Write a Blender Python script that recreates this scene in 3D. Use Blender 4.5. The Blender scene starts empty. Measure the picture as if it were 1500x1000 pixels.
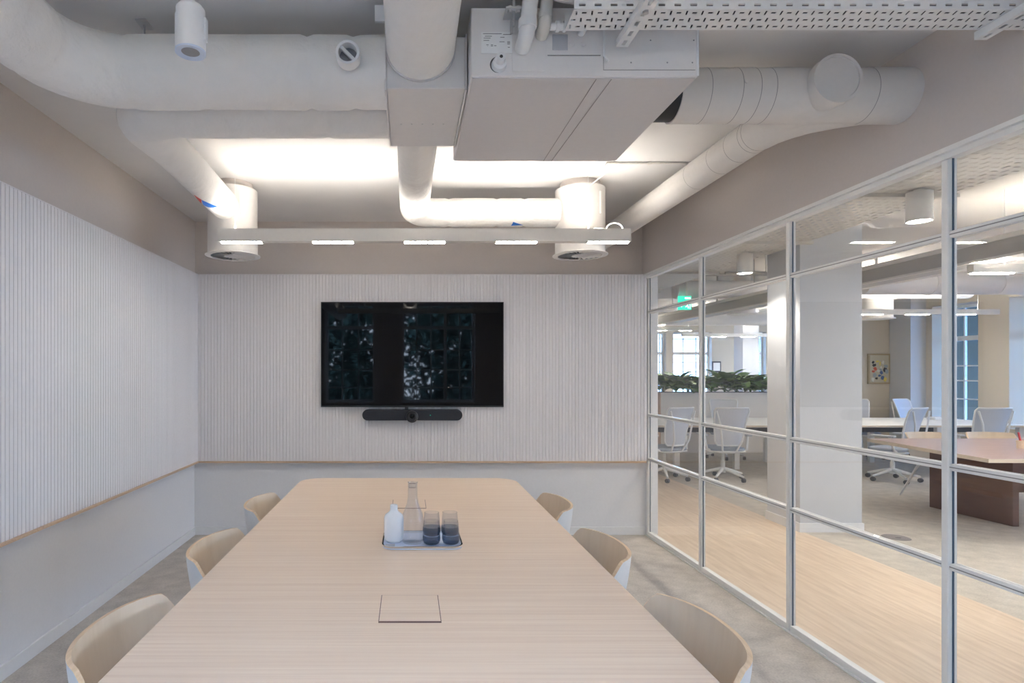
import bpy, math, random
from mathutils import Vector, Matrix
random.seed(7)
PI = math.pi
C = bpy.context.scene.collection
EYE = 1.484

# ------------------------------------------------------------ materials
def mat(name, col, rough=0.5, metal=0.0, bump=None, emit=None, spec=None, coat=None):
    m = bpy.data.materials.new(name); m.use_nodes = True
    nt = m.node_tree; b = nt.nodes['Principled BSDF']
    b.inputs['Base Color'].default_value = (*col, 1)
    b.inputs['Roughness'].default_value = rough
    b.inputs['Metallic'].default_value = metal
    if spec is not None: b.inputs['Specular IOR Level'].default_value = spec
    if coat: b.inputs['Coat Weight'].default_value = coat
    if emit:
        b.inputs['Emission Color'].default_value = (*emit[0], 1)
        b.inputs['Emission Strength'].default_value = emit[1]
    tc = nt.nodes.new('ShaderNodeTexCoord')
    nz = nt.nodes.new('ShaderNodeTexNoise')
    nz.inputs['Scale'].default_value = bump[0] if bump else 40
    nz.inputs['Detail'].default_value = 4
    nt.links.new(tc.outputs['Object'], nz.inputs['Vector'])
    if bump:
        bp = nt.nodes.new('ShaderNodeBump'); bp.inputs['Strength'].default_value = bump[1]
        bp.inputs['Distance'].default_value = bump[2] if len(bump) > 2 else 0.01
        nt.links.new(nz.outputs['Fac'], bp.inputs['Height'])
        nt.links.new(bp.outputs['Normal'], b.inputs['Normal'])
    # very small colour variation so nothing is perfectly flat
    if not emit:
        mx = nt.nodes.new('ShaderNodeMix'); mx.data_type = 'RGBA'
        mx.inputs['A'].default_value = (*[c*0.965 for c in col], 1)
        mx.inputs['B'].default_value = (*[min(1, c*1.035) for c in col], 1)
        nt.links.new(nz.outputs['Fac'], mx.inputs['Factor'])
        nt.links.new(mx.outputs['Result'], b.inputs['Base Color'])
    return m

def wood(name, c1, c2, scale=(1, 30, 30), rough=0.45, det=6, nscale=3.0, planks=None):
    m = bpy.data.materials.new(name); m.use_nodes = True
    nt = m.node_tree; b = nt.nodes['Principled BSDF']; L = nt.links
    b.inputs['Roughness'].default_value = rough
    tc = nt.nodes.new('ShaderNodeTexCoord'); mp = nt.nodes.new('ShaderNodeMapping')
    mp.inputs['Scale'].default_value = scale
    L.new(tc.outputs['Object'], mp.inputs['Vector'])
    n = nt.nodes.new('ShaderNodeTexNoise'); n.inputs['Scale'].default_value = nscale
    n.inputs['Detail'].default_value = det; n.inputs['Roughness'].default_value = 0.62
    n.inputs['Distortion'].default_value = 0.35
    L.new(mp.outputs['Vector'], n.inputs['Vector'])
    r = nt.nodes.new('ShaderNodeValToRGB')
    r.color_ramp.elements[0].position = 0.33; r.color_ramp.elements[0].color = (*c1, 1)
    r.color_ramp.elements[1].position = 0.66; r.color_ramp.elements[1].color = (*c2, 1)
    L.new(n.outputs['Fac'], r.inputs['Fac'])
    out = r.outputs['Color']
    if planks:
        br = nt.nodes.new('ShaderNodeTexBrick')
        br.inputs['Color1'].default_value = (1, 1, 1, 1); br.inputs['Color2'].default_value = (.86, .84, .82, 1)
        br.inputs['Mortar'].default_value = (.78, .74, .7, 1); br.inputs['Scale'].default_value = 1
        br.inputs['Mortar Size'].default_value = 0.002
        br.inputs['Brick Width'].default_value = planks[0]; br.inputs['Row Height'].default_value = planks[1]
        mp2 = nt.nodes.new('ShaderNodeMapping'); mp2.inputs['Rotation'].default_value = (0, 0, PI/2)
        L.new(tc.outputs['Object'], mp2.inputs['Vector']); L.new(mp2.outputs['Vector'], br.inputs['Vector'])
        mx = nt.nodes.new('ShaderNodeMix'); mx.data_type = 'RGBA'; mx.blend_type = 'MULTIPLY'
        mx.inputs['Factor'].default_value = 0.55
        L.new(out, mx.inputs['A']); L.new(br.outputs['Color'], mx.inputs['B']); out = mx.outputs['Result']
    L.new(out, b.inputs['Base Color'])
    return m

def glass(name, tint=(1, 1, 1), ior=1.45, rough=0.0, tmul=1.0):
    m = bpy.data.materials.new(name); m.use_nodes = True
    nt = m.node_tree; nt.nodes.clear(); L = nt.links
    o = nt.nodes.new('ShaderNodeOutputMaterial'); t = nt.nodes.new('ShaderNodeBsdfTransparent')
    t.inputs['Color'].default_value = (*tint, 1)
    g = nt.nodes.new('ShaderNodeBsdfGlossy'); g.inputs['Roughness'].default_value = rough
    f = nt.nodes.new('ShaderNodeFresnel')
    ge = nt.nodes.new('ShaderNodeNewGeometry'); io = nt.nodes.new('ShaderNodeMix'); io.data_type = 'FLOAT'
    io.inputs['A'].default_value = ior; io.inputs['B'].default_value = 1/ior     # same reflectance on both faces of a pane
    L.new(ge.outputs['Backfacing'], io.inputs['Factor']); L.new(io.outputs['Result'], f.inputs['IOR'])
    mx = nt.nodes.new('ShaderNodeMixShader')
    L.new(f.outputs['Fac'], mx.inputs['Fac']); L.new(t.outputs[0], mx.inputs[1]); L.new(g.outputs[0], mx.inputs[2])
    L.new(mx.outputs[0], o.inputs['Surface'])
    return m

def carpet(name, c, lines=None):
    m = bpy.data.materials.new(name); m.use_nodes = True
    nt = m.node_tree; b = nt.nodes['Principled BSDF']; L = nt.links
    b.inputs['Roughness'].default_value = 0.95
    tc = nt.nodes.new('ShaderNodeTexCoord')
    n = nt.nodes.new('ShaderNodeTexNoise'); n.inputs['Scale'].default_value = 90; n.inputs['Detail'].default_value = 5
    n2 = nt.nodes.new('ShaderNodeTexNoise'); n2.inputs['Scale'].default_value = 9; n2.inputs['Detail'].default_value = 3
    L.new(tc.outputs['Object'], n.inputs['Vector']); L.new(tc.outputs['Object'], n2.inputs['Vector'])
    r = nt.nodes.new('ShaderNodeValToRGB')
    r.color_ramp.elements[0].position = .3; r.color_ramp.elements[0].color = (*[x*.72 for x in c], 1)
    r.color_ramp.elements[1].position = .72; r.color_ramp.elements[1].color = (*[min(1, x*1.2) for x in c], 1)
    a = nt.nodes.new('ShaderNodeMath'); a.operation = 'ADD'
    s = nt.nodes.new('ShaderNodeMath'); s.operation = 'MULTIPLY'; s.inputs[1].default_value = .5
    L.new(n.outputs['Fac'], a.inputs[0]); L.new(n2.outputs['Fac'], a.inputs[1]); L.new(a.outputs[0], s.inputs[0])
    L.new(s.outputs[0], r.inputs['Fac']); L.new(r.outputs['Color'], b.inputs['Base Color'])
    bp = nt.nodes.new('ShaderNodeBump'); bp.inputs['Strength'].default_value = .4; bp.inputs['Distance'].default_value = .004
    L.new(n.outputs['Fac'], bp.inputs['Height']); L.new(bp.outputs['Normal'], b.inputs['Normal'])
    return m

M = {}
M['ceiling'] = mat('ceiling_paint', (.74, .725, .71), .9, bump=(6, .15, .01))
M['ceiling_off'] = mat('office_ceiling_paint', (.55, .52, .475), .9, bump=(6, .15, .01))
M['traypaint'] = mat('walkway_tray_paint', (.60, .58, .53), .5)
M['wall'] = mat('warm_grey_wall_paint', (.62, .565, .525), .85, bump=(60, .05, .002))
M['wall_low'] = mat('lower_wall_paint', (.755, .755, .765), .8, bump=(60, .05, .002))
M['panel'] = mat('fluted_panel_paint', (.785, .76, .76), .65)
M['skirt'] = mat('skirting_paint', (.77, .77, .77), .55)
M['oak_edge'] = wood('oak_edge', (.55, .38, .25), (.68, .50, .35))
M['table'] = wood('table_oak_veneer', (.79, .615, .475), (.90, .74, .59), scale=(.35, 30, 30), rough=.38, nscale=3.2)
M['table_edge'] = wood('table_edge_oak', (.55, .40, .28), (.68, .52, .38), scale=(1, 8, 40))
M['carpet'] = carpet('room_carpet', (.55, .505, .455))
M['carpet2'] = carpet('office_carpet', (.56, .51, .44))
M['plank'] = wood('light_oak_planks', (.62, .47, .34), (.78, .63, .48), scale=(14, 1.2, 5), rough=.45, nscale=2.0, planks=(1.3, .19))
M['insul'] = mat('painted_duct_insulation', (.80, .785, .755), .6, bump=(14, .55, .02))
M['duct'] = mat('painted_duct_steel', (.74, .71, .675), .45)
M['duct_grey'] = mat('grey_duct_steel', (.70, .68, .665), .5)
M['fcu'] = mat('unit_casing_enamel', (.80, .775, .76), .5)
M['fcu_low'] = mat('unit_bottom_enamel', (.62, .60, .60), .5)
M['white'] = mat('white_plastic', (.82, .82, .82), .35)
M['offwhite'] = mat('off_white_enamel', (.74, .71, .66), .45)
M['whitemetal'] = mat('white_powder_coat', (.80, .80, .79), .4)
M['frame'] = mat('partition_frame_enamel', (.84, .83, .80), .4)
M['gasket'] = mat('dark_gasket', (.07, .11, .16), .4)
M['black'] = mat('black_plastic', (.015, .015, .018), .4)
M['darkgrey'] = mat('dark_grey_plastic', (.06, .062, .07), .5)
M['grey'] = mat('grey_plastic', (.3, .3, .31), .5)
M['lightgrey'] = mat('light_grey_plastic', (.5, .51, .54), .5)
M['steel'] = mat('galvanised_steel', (.6, .6, .6), .35, .7)
M['chrome'] = mat('polished_steel', (.8, .8, .8), .15, 1)
M['screen'] = mat('television_glass', (.002, .002, .0025), .03, spec=.3)
M['label'] = mat('label_paper', (.86, .86, .85), .5)
M['print'] = mat('label_print', (.2, .2, .2), .6)
M['blue'] = mat('blue_sticker', (.02, .17, .62), .4)
M['red'] = mat('red_sticker', (.75, .06, .05), .4)
M['seam'] = mat('seam_shadow_line', (.30, .29, .28), .7)
M['led'] = mat('led_lens', (1, 1, 1), .4, emit=((1, .95, .90), 24))
M['uplight'] = mat('uplight_lens', (1, 1, 1), .4, emit=((1, .945, .88), 15))
M['uplight_office'] = mat('office_uplight_lens', (1, 1, 1), .4, emit=((1, .94, .86), 48))
M['lamp'] = mat('downlight_lens', (1, 1, 1), .4, emit=((1, .96, .9), 20))
M['led_off'] = mat('office_led_lens', (1, 1, 1), .4, emit=((1, .95, .88), 38))
M['glass'] = glass('clear_glass', (.985, .99, .985))
M['glassware'] = glass('clear_glassware', (.95, .96, .975), 1.5)
M['smoke'] = glass('smoked_glass', (.60, .66, .74), 1.6)
M['winglass'] = glass('window_glass', (.97, .98, .98), 1.45)
M['shell_in'] = wood('chair_oak_veneer', (.76, .615, .455), (.82, .68, .52), scale=(10, 10, 1), rough=.5, nscale=2)
M['shell_out'] = mat('chair_outer_shell_grey', (.76, .745, .72), .5)
M['shell_rim'] = wood('chair_rim_ply', (.72, .52, .32), (.84, .64, .44))
M['tray'] = mat('tray_blue_grey', (.62, .70, .84), .35)
M['ceramic'] = mat('white_ceramic', (.90, .92, .94), .25)
M['mesh'] = mat('chair_mesh_fabric', (.60, .62, .67), .7)
M['meshsee'] = glass('sheer_chair_mesh', (.45, .47, .52), 1.2, .4)
M['seatfab'] = mat('grey_blue_seat_fabric', (.36, .40, .47), .85, bump=(200, .3, .002))
M['brown'] = wood('dark_brown_laminate', (.115, .045, .030), (.16, .07, .045), rough=.3, scale=(1, 1, 8))
M['browntop'] = wood('reddish_table_top', (.37, .235, .20), (.46, .31, .27), rough=.3, scale=(1, 10, 10))
M['desk'] = mat('white_desk_laminate', (.80, .78, .74), .35)
M['deskoak'] = wood('desk_oak', (.72, .58, .42), (.82, .70, .54))
M['leaf'] = mat('dark_green_leaf', (.06, .165, .04), .35, bump=(20, .2))
M['leaf2'] = mat('fresh_green_leaf', (.17, .33, .07), .4, bump=(20, .2))
M['soil'] = mat('soil', (.04, .03, .02), .9)
M['planter'] = mat('greige_planter', (.72, .67, .61), .6)
M['planterend'] = wood('planter_end_oak', (.50, .32, .22), (.60, .42, .30))
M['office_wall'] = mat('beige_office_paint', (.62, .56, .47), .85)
M['pillar'] = mat('white_column_paint', (.58, .59, .61), .8)
M['pillarside'] = M['pillar']
M['green'] = mat('exit_sign_green', (.0, .42, .26), .4, emit=((.0, .42, .26), .9))
M['signwhite'] = mat('exit_sign_white', (.9, .9, .9), .4, emit=((.9, 1, .95), 1.0))
M['trunk'] = mat('grey_trunking', (.46, .44, .41), .5)
M['canvas'] = mat('painting_cream', (.54, .50, .40), .8)
M['artyel'] = mat('painting_yellow', (.75, .62, .16), .8)
M['artblue'] = mat('painting_blue', (.10, .16, .34), .8)
M['artred'] = mat('painting_red', (.55, .12, .08), .8)
M['artdark'] = mat('painting_dark', (.06, .06, .07), .8)
M['artframe'] = wood('painting_frame', (.36, .29, .18), (.46, .38, .26))
M['facade'] = mat('blue_grey_facade', (.42, .58, .68), .7)
M['facadewin'] = mat('facade_window', (.08, .16, .24), .2)
M['bark'] = mat('tree_bark', (.08, .06, .04), .9, bump=(12, .6, .03))
M['treeleaf'] = mat('tree_foliage', (.06, .13, .115), .6)
M['pavement'] = mat('pavement', (.25, .26, .28), .9)

# ------------------------------------------------------------ mesh builder
class MB:
    def __init__(s): s.v = []; s.f = []; s.mi = []
    def add(s, vs, fs, mi=0):
        o = len(s.v); s.v += [Vector(p) for p in vs]
        for f in fs: s.f.append([i+o for i in f]); s.mi.append(mi)
        return s
    def box(s, x0, x1, y0, y1, z0, z1, mi=0):
        vs = [(x, y, z) for z in (z0, z1) for y in (y0, y1) for x in (x0, x1)]
        return s.add(vs, [(0, 2, 3, 1), (4, 5, 7, 6), (0, 1, 5, 4), (2, 6, 7, 3), (0, 4, 6, 2), (1, 3, 7, 5)], mi)
    def obox(s, p0, p1, w, h, mi=0, up=(0, 0, 1)):
        p0 = Vector(p0); p1 = Vector(p1); d = (p1-p0).normalized(); u = Vector(up)
        a = d.cross(u)
        if a.length < 1e-4: a = d.cross(Vector((0, 1, 0)))
        a.normalize(); b = a.cross(d).normalized()
        vs = []
        for p in (p0, p1):
            for i, j in ((-1, -1), (1, -1), (1, 1), (-1, 1)): vs.append(p+a*(i*w/2)+b*(j*h/2))
        return s.add(vs, [(3, 2, 1, 0), (4, 5, 6, 7), (0, 1, 5, 4), (1, 2, 6, 5), (2, 3, 7, 6), (3, 0, 4, 7)], mi)
    def tube(s, pts, r, n=16, caps=True, mi=0, res=None, rf=None):
        pts = [Vector(p) for p in pts]
        if res:
            out = [pts[0]]
            for a, b in zip(pts, pts[1:]):
                L = (b-a).length; k = max(1, int(L/res))
                for i in range(1, k+1): out.append(a.lerp(b, i/k))
            pts = out
        rs = r if isinstance(r, (list, tuple)) else [r]*len(pts)
        o = len(s.v); N = None; S = 0
        for i, p in enumerate(pts):
            if i == 0: t = pts[1]-p
            elif i == len(pts)-1: t = p-pts[i-1]
            else: t = (pts[i+1]-p).normalized()+(p-pts[i-1]).normalized()
            t.normalize()
            if i: S += (p-pts[i-1]).length
            if N is None:
                N = t.cross(Vector((0, 0, 1)))
                if N.length < .1: N = t.cross(Vector((0, 1, 0)))
                N.normalize()
            N = (N-t*N.dot(t)).normalized(); B = t.cross(N)
            for k in range(n):
                a = 2*PI*k/n
                rr = rs[i] * (rf(S, a) if rf else 1)
                s.v.append(p+(N*math.cos(a)+B*math.sin(a))*rr)
        m = len(pts)
        for i in range(m-1):
            for k in range(n):
                k2 = (k+1) % n
                s.f.append([o+i*n+k, o+i*n+k2, o+(i+1)*n+k2, o+(i+1)*n+k]); s.mi.append(mi)
        if caps:
            s.f.append([o+k for k in range(n)][::-1]); s.mi.append(mi)
            s.f.append([o+(m-1)*n+k for k in range(n)]); s.mi.append(mi)
        return s
    def lathe(s, prof, n=32, c=(0, 0, 0), mi=0, closed=False, axis='z'):
        o = len(s.v); c = Vector(c)
        for r, z in prof:
            for k in range(n):
                a = 2*PI*k/n
                if axis == 'z': q = Vector((r*math.cos(a), r*math.sin(a), z))
                elif axis == 'y': q = Vector((r*math.cos(a), z, r*math.sin(a)))
                else: q = Vector((z, r*math.cos(a), r*math.sin(a)))
                s.v.append(c+q)
        m = len(prof)
        for i in range(m-1 if not closed else m):
            j = (i+1) % m
            for k in range(n):
                k2 = (k+1) % n
                s.f.append([o+i*n+k, o+i*n+k2, o+j*n+k2, o+j*n+k]); s.mi.append(mi)
        if not closed:
            if prof[0][0] > 1e-5: s.f.append([o+k for k in range(n)][::-1]); s.mi.append(mi)
            if prof[-1][0] > 1e-5: s.f.append([o+(m-1)*n+k for k in range(n)]); s.mi.append(mi)
        return s
    def prism(s, poly, z0, z1, mi=0, plane='xy'):
        def q(a, b, c):
            return {'xy': (a, b, c), 'xz': (a, c, b), 'yz': (c, a, b)}[plane]
        n = len(poly)
        vs = [q(a, b, z0) for a, b in poly]+[q(a, b, z1) for a, b in poly]
        fs = [list(range(n))[::-1], list(range(n, 2*n))]+[[i, (i+1) % n, n+(i+1) % n, n+i] for i in range(n)]
        return s.add(vs, fs, mi)
    def mesh(s, name, mats, off=(0, 0, 0), smooth=35):
        me = bpy.data.meshes.new(name); off = Vector(off)
        me.from_pydata([tuple(v-off) for v in s.v], [], s.f)
        for m in (mats if isinstance(mats, (list, tuple)) else [mats]): me.materials.append(m)
        me.polygons.foreach_set('material_index', s.mi)
        import bmesh
        bm = bmesh.new(); bm.from_mesh(me)
        bmesh.ops.remove_doubles(bm, verts=bm.verts, dist=1e-5)
        bmesh.ops.recalc_face_normals(bm, faces=bm.faces)
        if smooth:
            for f in bm.faces: f.smooth = True
            for e in bm.edges:
                e.smooth = len(e.link_faces) == 2 and e.calc_face_angle(9) < math.radians(smooth)
        bm.to_mesh(me); bm.free(); me.update()
        return me

def rootloc(o):
    v = Vector((0, 0, 0))
    while o: v = v+o.location; o = o.parent
    return v
def part(name, mb, m, parent, smooth=35, label=None, bevel=None):
    o = bpy.data.objects.new(name, mb.mesh(name, m, rootloc(parent), smooth)); C.objects.link(o); o.parent = parent
    if label: o['label'] = label
    if bevel: bev(o, bevel)
    return o
def bev(o, w, seg=2):
    b = o.modifiers.new('bevel', 'BEVEL'); b.width = w; b.segments = seg; b.limit_method = 'ANGLE'; b.angle_limit = .6
    return o
def thing(name, label, cat, loc=(0, 0, 0), rz=0, group=None):
    o = bpy.data.objects.new(name, None); C.objects.link(o); o.location = loc; o.rotation_euler = (0, 0, rz)
    o.empty_display_size = .1
    o['label'] = label; o['category'] = cat
    if group: o['group'] = group
    return o
def solo(name, mb, m, label, cat, loc=(0, 0, 0), group=None, smooth=35, bevel=None):
    o = bpy.data.objects.new(name, mb.mesh(name, m, loc, smooth)); C.objects.link(o); o.location = loc
    o['label'] = label; o['category'] = cat
    if group: o['group'] = group
    if bevel: bev(o, bevel)
    return o
def struct(name, mb, m, smooth=35, bevel=None):
    o = bpy.data.objects.new(name, mb.mesh(name, m, (0, 0, 0), smooth)); C.objects.link(o); o['kind'] = 'structure'
    if bevel: bev(o, bevel)
    return o
def sempty(name):
    o = bpy.data.objects.new(name, None); C.objects.link(o); o['kind'] = 'structure'; return o
def dup(root, loc, rz, label=None, group=None):
    r = root.copy(); C.objects.link(r); r.location = loc; r.rotation_euler = (0, 0, rz)
    if label: r['label'] = label
    if group: r['group'] = group
    def rec(src, dst):
        for ch in list(src.children):
            c = ch.copy(); C.objects.link(c); c.parent = dst; rec(ch, c)
    rec(root, r)
    return r
def arc(c, r, a0, a1, n, u, v):
    c = Vector(c); u = Vector(u); v = Vector(v)
    return [c+u*(r*math.cos(a0+(a1-a0)*i/n))+v*(r*math.sin(a0+(a1-a0)*i/n)) for i in range(n+1)]
def bend(pts, r, n=8):
    """polyline with rounded corners"""
    pts = [Vector(p) for p in pts]; out = [pts[0]]
    for a, b, c in zip(pts, pts[1:], pts[2:]):
        d1 = (a-b).normalized(); d2 = (c-b).normalized()
        ang = d1.angle(d2); t = r/math.tan(ang/2)
        p0 = b+d1*t; p1 = b+d2*t
        bis = (d1+d2).normalized(); cc = b+bis*(r/math.sin(ang/2))
        for i in range(n+1):
            w = i/n; q = (p0.lerp(p1, w)-cc).normalized()*r+cc; out.append(q)
    out.append(pts[-1]); return out

# ------------------------------------------------------------ room shell
XL, XR, YB, YF, ZC = -1.97, 2.20, 5.39, -.80, 2.88
ZP0, ZP1 = .686, 2.385
OC = 3.10                       # office ceiling
b = MB().box(XL-.2, 2.26, YF-.2, YB+.2, -.1, 0); struct('floor', b, M['carpet'])
b = MB().box(2.26, 3.70, -2.2, 16.3, -.1, 0); struct('floor', b, M['plank'])
b = MB().box(3.70, 12.2, -2.2, 16.3, -.1, 0); struct('floor', b, M['carpet2'])
b = MB().box(XL-.2, 2.30, YF-.2, YB+.2, ZC, ZC+.1); struct('ceiling', b, M['ceiling'])
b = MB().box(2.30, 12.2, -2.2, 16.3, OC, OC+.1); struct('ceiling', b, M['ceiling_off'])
b = MB().box(XL-.2, XL, YF-.2, YB+.2, 0, ZC); struct('wall_left', b, [M['wall_low']])
b = MB().box(XL, 2.30, YB, YB+.2, 0, ZC); struct('wall_back', b, [M['wall_low']])
# bulkheads above the panels (warm grey)
struct('wall_left', MB().box(XL, XL+.012, YF, YB, ZP1-.02, ZC), M['wall'])
struct('wall_back', MB().box(XL+.012, 2.15, YB-.012, YB, ZP1-.02, ZC), M['wall'])
struct('wall_right', MB().box(2.15, 2.30, YF, YB, 2.39, ZC).box(2.15, 2.30, YF, YB, ZC, OC), M['wall'])
# wall behind the camera with two tall windows
wx = [(XL-.2, -1.62), (-.66, -.12), (1.30, 2.30)]
b = MB()
for a, c in wx: b.box(a, c, YF-.25, YF, 0, OC)
for a, c in ((-1.62, -.66), (-.12, 1.30)):
    b.box(a, c, YF-.25, YF, 0, .92); b.box(a, c, YF-.25, YF, 2.86, OC)
struct('wall_front', b, M['wall'])
def win_front(n, x0, x1, cols, mull=None):
    w = sempty('window_%d' % n)
    f = MB(); y0, y1 = YF-.20, YF-.15; z0, z1 = .92, 2.86
    f.box(x0, x0+.04, y0, y1, z0, z1).box(x1-.04, x1, y0, y1, z0, z1).box(x0+.04, x1-.04, y0, y1, z0, z0+.05).box(x0+.04, x1-.04, y0, y1, z1-.05, z1)
    f.box(x0+.04, x1-.04, y0, y1, 2.36, 2.42)
    part('window_frame', f, M['whitemetal'], w)
    g = MB()
    for i in range(1, cols):
        x = x0+(x1-x0)*i/cols; ww = .028 if (mull and i in mull) else .010
        g.box(x-ww, x+ww, y0+.01, y1-.005, z0+.05, 2.36)
        g.box(x-ww, x+ww, y0+.01, y1-.005, 2.42, z1-.05)
    for z in (1.21, 1.56, 1.95):
        g.box(x0+.04, x1-.04, y0+.012, y1-.012, z-.009, z+.009)
    part('glazing_bars', g, M['whitemetal'], w)
    part('pane', MB().box(x0+.04, x1-.04, y0+.02, y0+.026, z0+.05, z1-.05), M['winglass'], w)
win_front(1, -1.62, -.66, 3)
win_front(2, -.12, 1.30, 5, [3])

# baseboards
struct('baseboard_left', MB().box(XL, XL+.012, YF, YB, 0, .075), M['skirt'], bevel=.003)
struct('baseboard_back', MB().box(XL+.012, 2.18, YB-.012, YB, 0, .075), M['skirt'], bevel=.003)

# fluted wall panels
def flutes(L, T, per=.0298, gap=.005, dep=.006):
    prof = [(0, 0)]; n = int(L/per); p = L/n; pts = []
    for i in range(n):
        a = i*p
        pts += [(a, T-dep), (a+gap*.5, T-dep), (a+gap*.5+.0015, T-.001), (a+gap, T), (a+p-gap*.5, T), (a+p-gap*.25, T-.001), (a+p-.0005, T-dep)]
    return pts
def panel(name, L, place, z0, z1):
    pts = flutes(L, .05); b = MB(); n = len(pts)
    vs = []
    for z in (z0, z1):
        for u, w in pts: vs.append(place(u, w, z))
    b.add(vs, [(i, i+1, n+i+1, n+i) for i in range(n-1)])
    return b
pl = lambda u, w, z: (XL+w, YB-u, z)
pb = lambda u, w, z: (XL+.05+u, YB-w, z)
LL = YB-YF
t = thing('fluted_wall_panel', 'off-white vertically fluted panel covering the left wall above an oak ledge', 'wall panel', (XL+.05, 3, ZP0))
b = panel('flutes', LL, pl, ZP0, ZP1); b.box(XL, XL+.04, YF, YB, ZP0, ZP1); part('fluted_board', b, M['panel'], t, smooth=0)
part('ledge', MB().box(XL, XL+.062, YF, YB, ZP0-.016, ZP0), M['oak_edge'], t, label='thin oak strip')
part('top_cap', MB().box(XL, XL+.052, YF, YB, ZP1, ZP1+.006), M['panel'], t)
t = thing('fluted_wall_panel', 'off-white vertically fluted panel on the back wall behind the television', 'wall panel', (0, YB-.05, ZP0))
Lb = 2.2-(XL+.05)-.02
b = panel('flutes', Lb, pb, ZP0, ZP1); b.box(XL+.05, XL+.05+Lb, YB-.04, YB, ZP0, ZP1); part('fluted_board', b, M['panel'], t, smooth=0)
part('ledge', MB().box(XL+.062, 2.17, YB-.062, YB, ZP0-.016, ZP0), M['oak_edge'], t, label='thin oak strip')
part('top_cap', MB().box(XL+.052, 2.15, YB-.052, YB-.012, ZP1, ZP1+.006), M['panel'], t)

# glazed partition (window_3) with mullions, rails and panes
w = sempty('window_3')
my = [YB-.03, 4.395, 3.375, 2.387, 1.39, .39, -.60]
zr = [.02, .703, 1.106, 2.046, 2.375]
for i, y in enumerate(my):
    h = .015 if i else .02
    m_ = MB().box(2.188, 2.226, y-h, y+h, 0, 2.39)
    o = part('mullion', m_, M['frame'], w, bevel=.003)
    g = MB().box(2.205, 2.211, y-h-.004, y-h, .03, 2.37); part('gasket', g, M['gasket'], o)
for y1, y0 in zip(my, my[1:]+[YF]):
    a, c = y0+.017, y1-.0205
    for z in zr:
        hh = .014 if z not in (.02, 2.375) else .02
        r = part('rail', MB().box(2.190, 2.230, a, c, max(0, z-hh), min(2.39, z+hh)), M['frame'], w, bevel=.002)
        if z not in (.02, 2.375): part('groove', MB().box(2.1885, 2.190, a, c, z-.002, z+.002), M['seam'], r)
    for z0, z1 in zip(zr, zr[1:]):
        part('pane', MB().box(2.206, 2.214, a, c, z0+.015, z1-.015), M['glass'], w)
struct('trim_1', MB().box(2.150, 2.185, YF, YB-.012, 2.372, 2.39).box(2.17, 2.185, YF, YB-.012, 2.35, 2.372), M['frame'])
struct('trim_2', MB().box(2.176, 2.186, YF, YB-.02, 0, .010), M['frame'])

# ------------------------------------------------------------ ducts
def wrinkle(seed, seams, amp=.018):
    rnd = random.Random(seed); ph = [(rnd.uniform(4, 17), rnd.uniform(0, 6), rnd.randint(1, 4)) for _ in range(6)]
    def rf(S, a):
        v = 1+amp*sum(math.sin(k*S+p+m*a) for k, p, m in ph)/3
        for s in seams: v -= .07*math.exp(-((S-s)/.013)**2)
        return v
    return rf
# A: big insulated duct
zA = 2.664
t = thing('insulated_duct', 'large white insulated duct crossing in front at top left and bending forward', 'duct', (-.6, 2.3, zA))
pa = bend([(-.085, 2.3, zA), (-1.33, 2.3, zA), (-1.33, YF, zA)], .26, 12)
part('duct_sleeve', MB().tube(pa, .133, 40, res=.025, rf=wrinkle(1, [.12+.0, .30, .72, 1.02, 1.36, 1.55, 2.0], .014)), M['insul'], t, smooth=70)
# test port on A
p = MB().lathe([(.043, 0), (.043, -.05), (.034, -.05), (.034, -.012), (0, -.012)], 28, (-.219, 2.160, 2.644), axis='y')
o = part('test_port', p, M['white'], t, label='round white port with a slotted handle')
part('handle', MB().obox((-.243, 2.124, 2.667), (-.196, 2.124, 2.621), .013, .011), M['whitemetal'], o)
part('recess_disc', MB().lathe([(0, 2.1465), (.033, 2.1465), (.033, 2.148)], 24, (-.219, 0, 2.644), axis='y'), M['grey'], o)
# duct B + run to left diffuser
zB = 2.675
t = thing('insulated_duct', 'grey insulated duct tucked behind the large one, turning back to the left diffuser', 'duct', (-.7, 2.62, zB))
pB = bend([(-.085, 2.62, zB), (-1.24, 2.62, zB), (-1.30, 4.14, zB)], .2, 12)
Ls = []; S = 0
L_tot = sum((Vector(q)-Vector(p_)).length for p_, q in zip(pB, pB[1:]))
def rB(S, a, f=wrinkle(5, [.28, .62, .95, 1.15], .016)):
    k = min(1, max(0, (S-1.05)/.5)); return f(S, a)*(1-k*.23) if S < 1.6 else .77*(1+.004*math.sin(9*S+2*a))
part('duct_sleeve', MB().tube(pB, .13, 40, res=.025, rf=rB), M['insul'], t, smooth=70)
def patch(p0, p1, r, pts, n=6):
    """flat sticker wrapped on a straight tube; pts = (distance, angle deg) polygon (triangle)"""
    p0 = Vector(p0); p1 = Vector(p1); d = (p1-p0).normalized(); N = d.cross(Vector((0, 0, 1))).normalized(); B = Vector((0, 0, 1))
    B = N.cross(d).normalized()
    mb = MB(); vs = []; fs = []
    A, Bq, Cq = [Vector((q[0], q[1])) for q in pts]
    idx = {}
    for i in range(n+1):
        for j in range(n+1-i):
            q = A+(Bq-A)*(i/n)+(Cq-A)*(j/n); a = math.radians(q[1])
            idx[(i, j)] = len(vs); vs.append(p0+d*q[0]+(N*math.cos(a)+B*math.sin(a))*r)
    for i in range(n):
        for j in range(n-i):
            fs.append((idx[(i, j)], idx[(i+1, j)], idx[(i, j+1)]))
            if i+j < n-1: fs.append((idx[(i+1, j)], idx[(i+1, j+1)], idx[(i, j+1)]))
    return mb.add(vs, fs)
q0, q1 = (-1.24, 2.62, zB), (-1.30, 4.14, zB)
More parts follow.
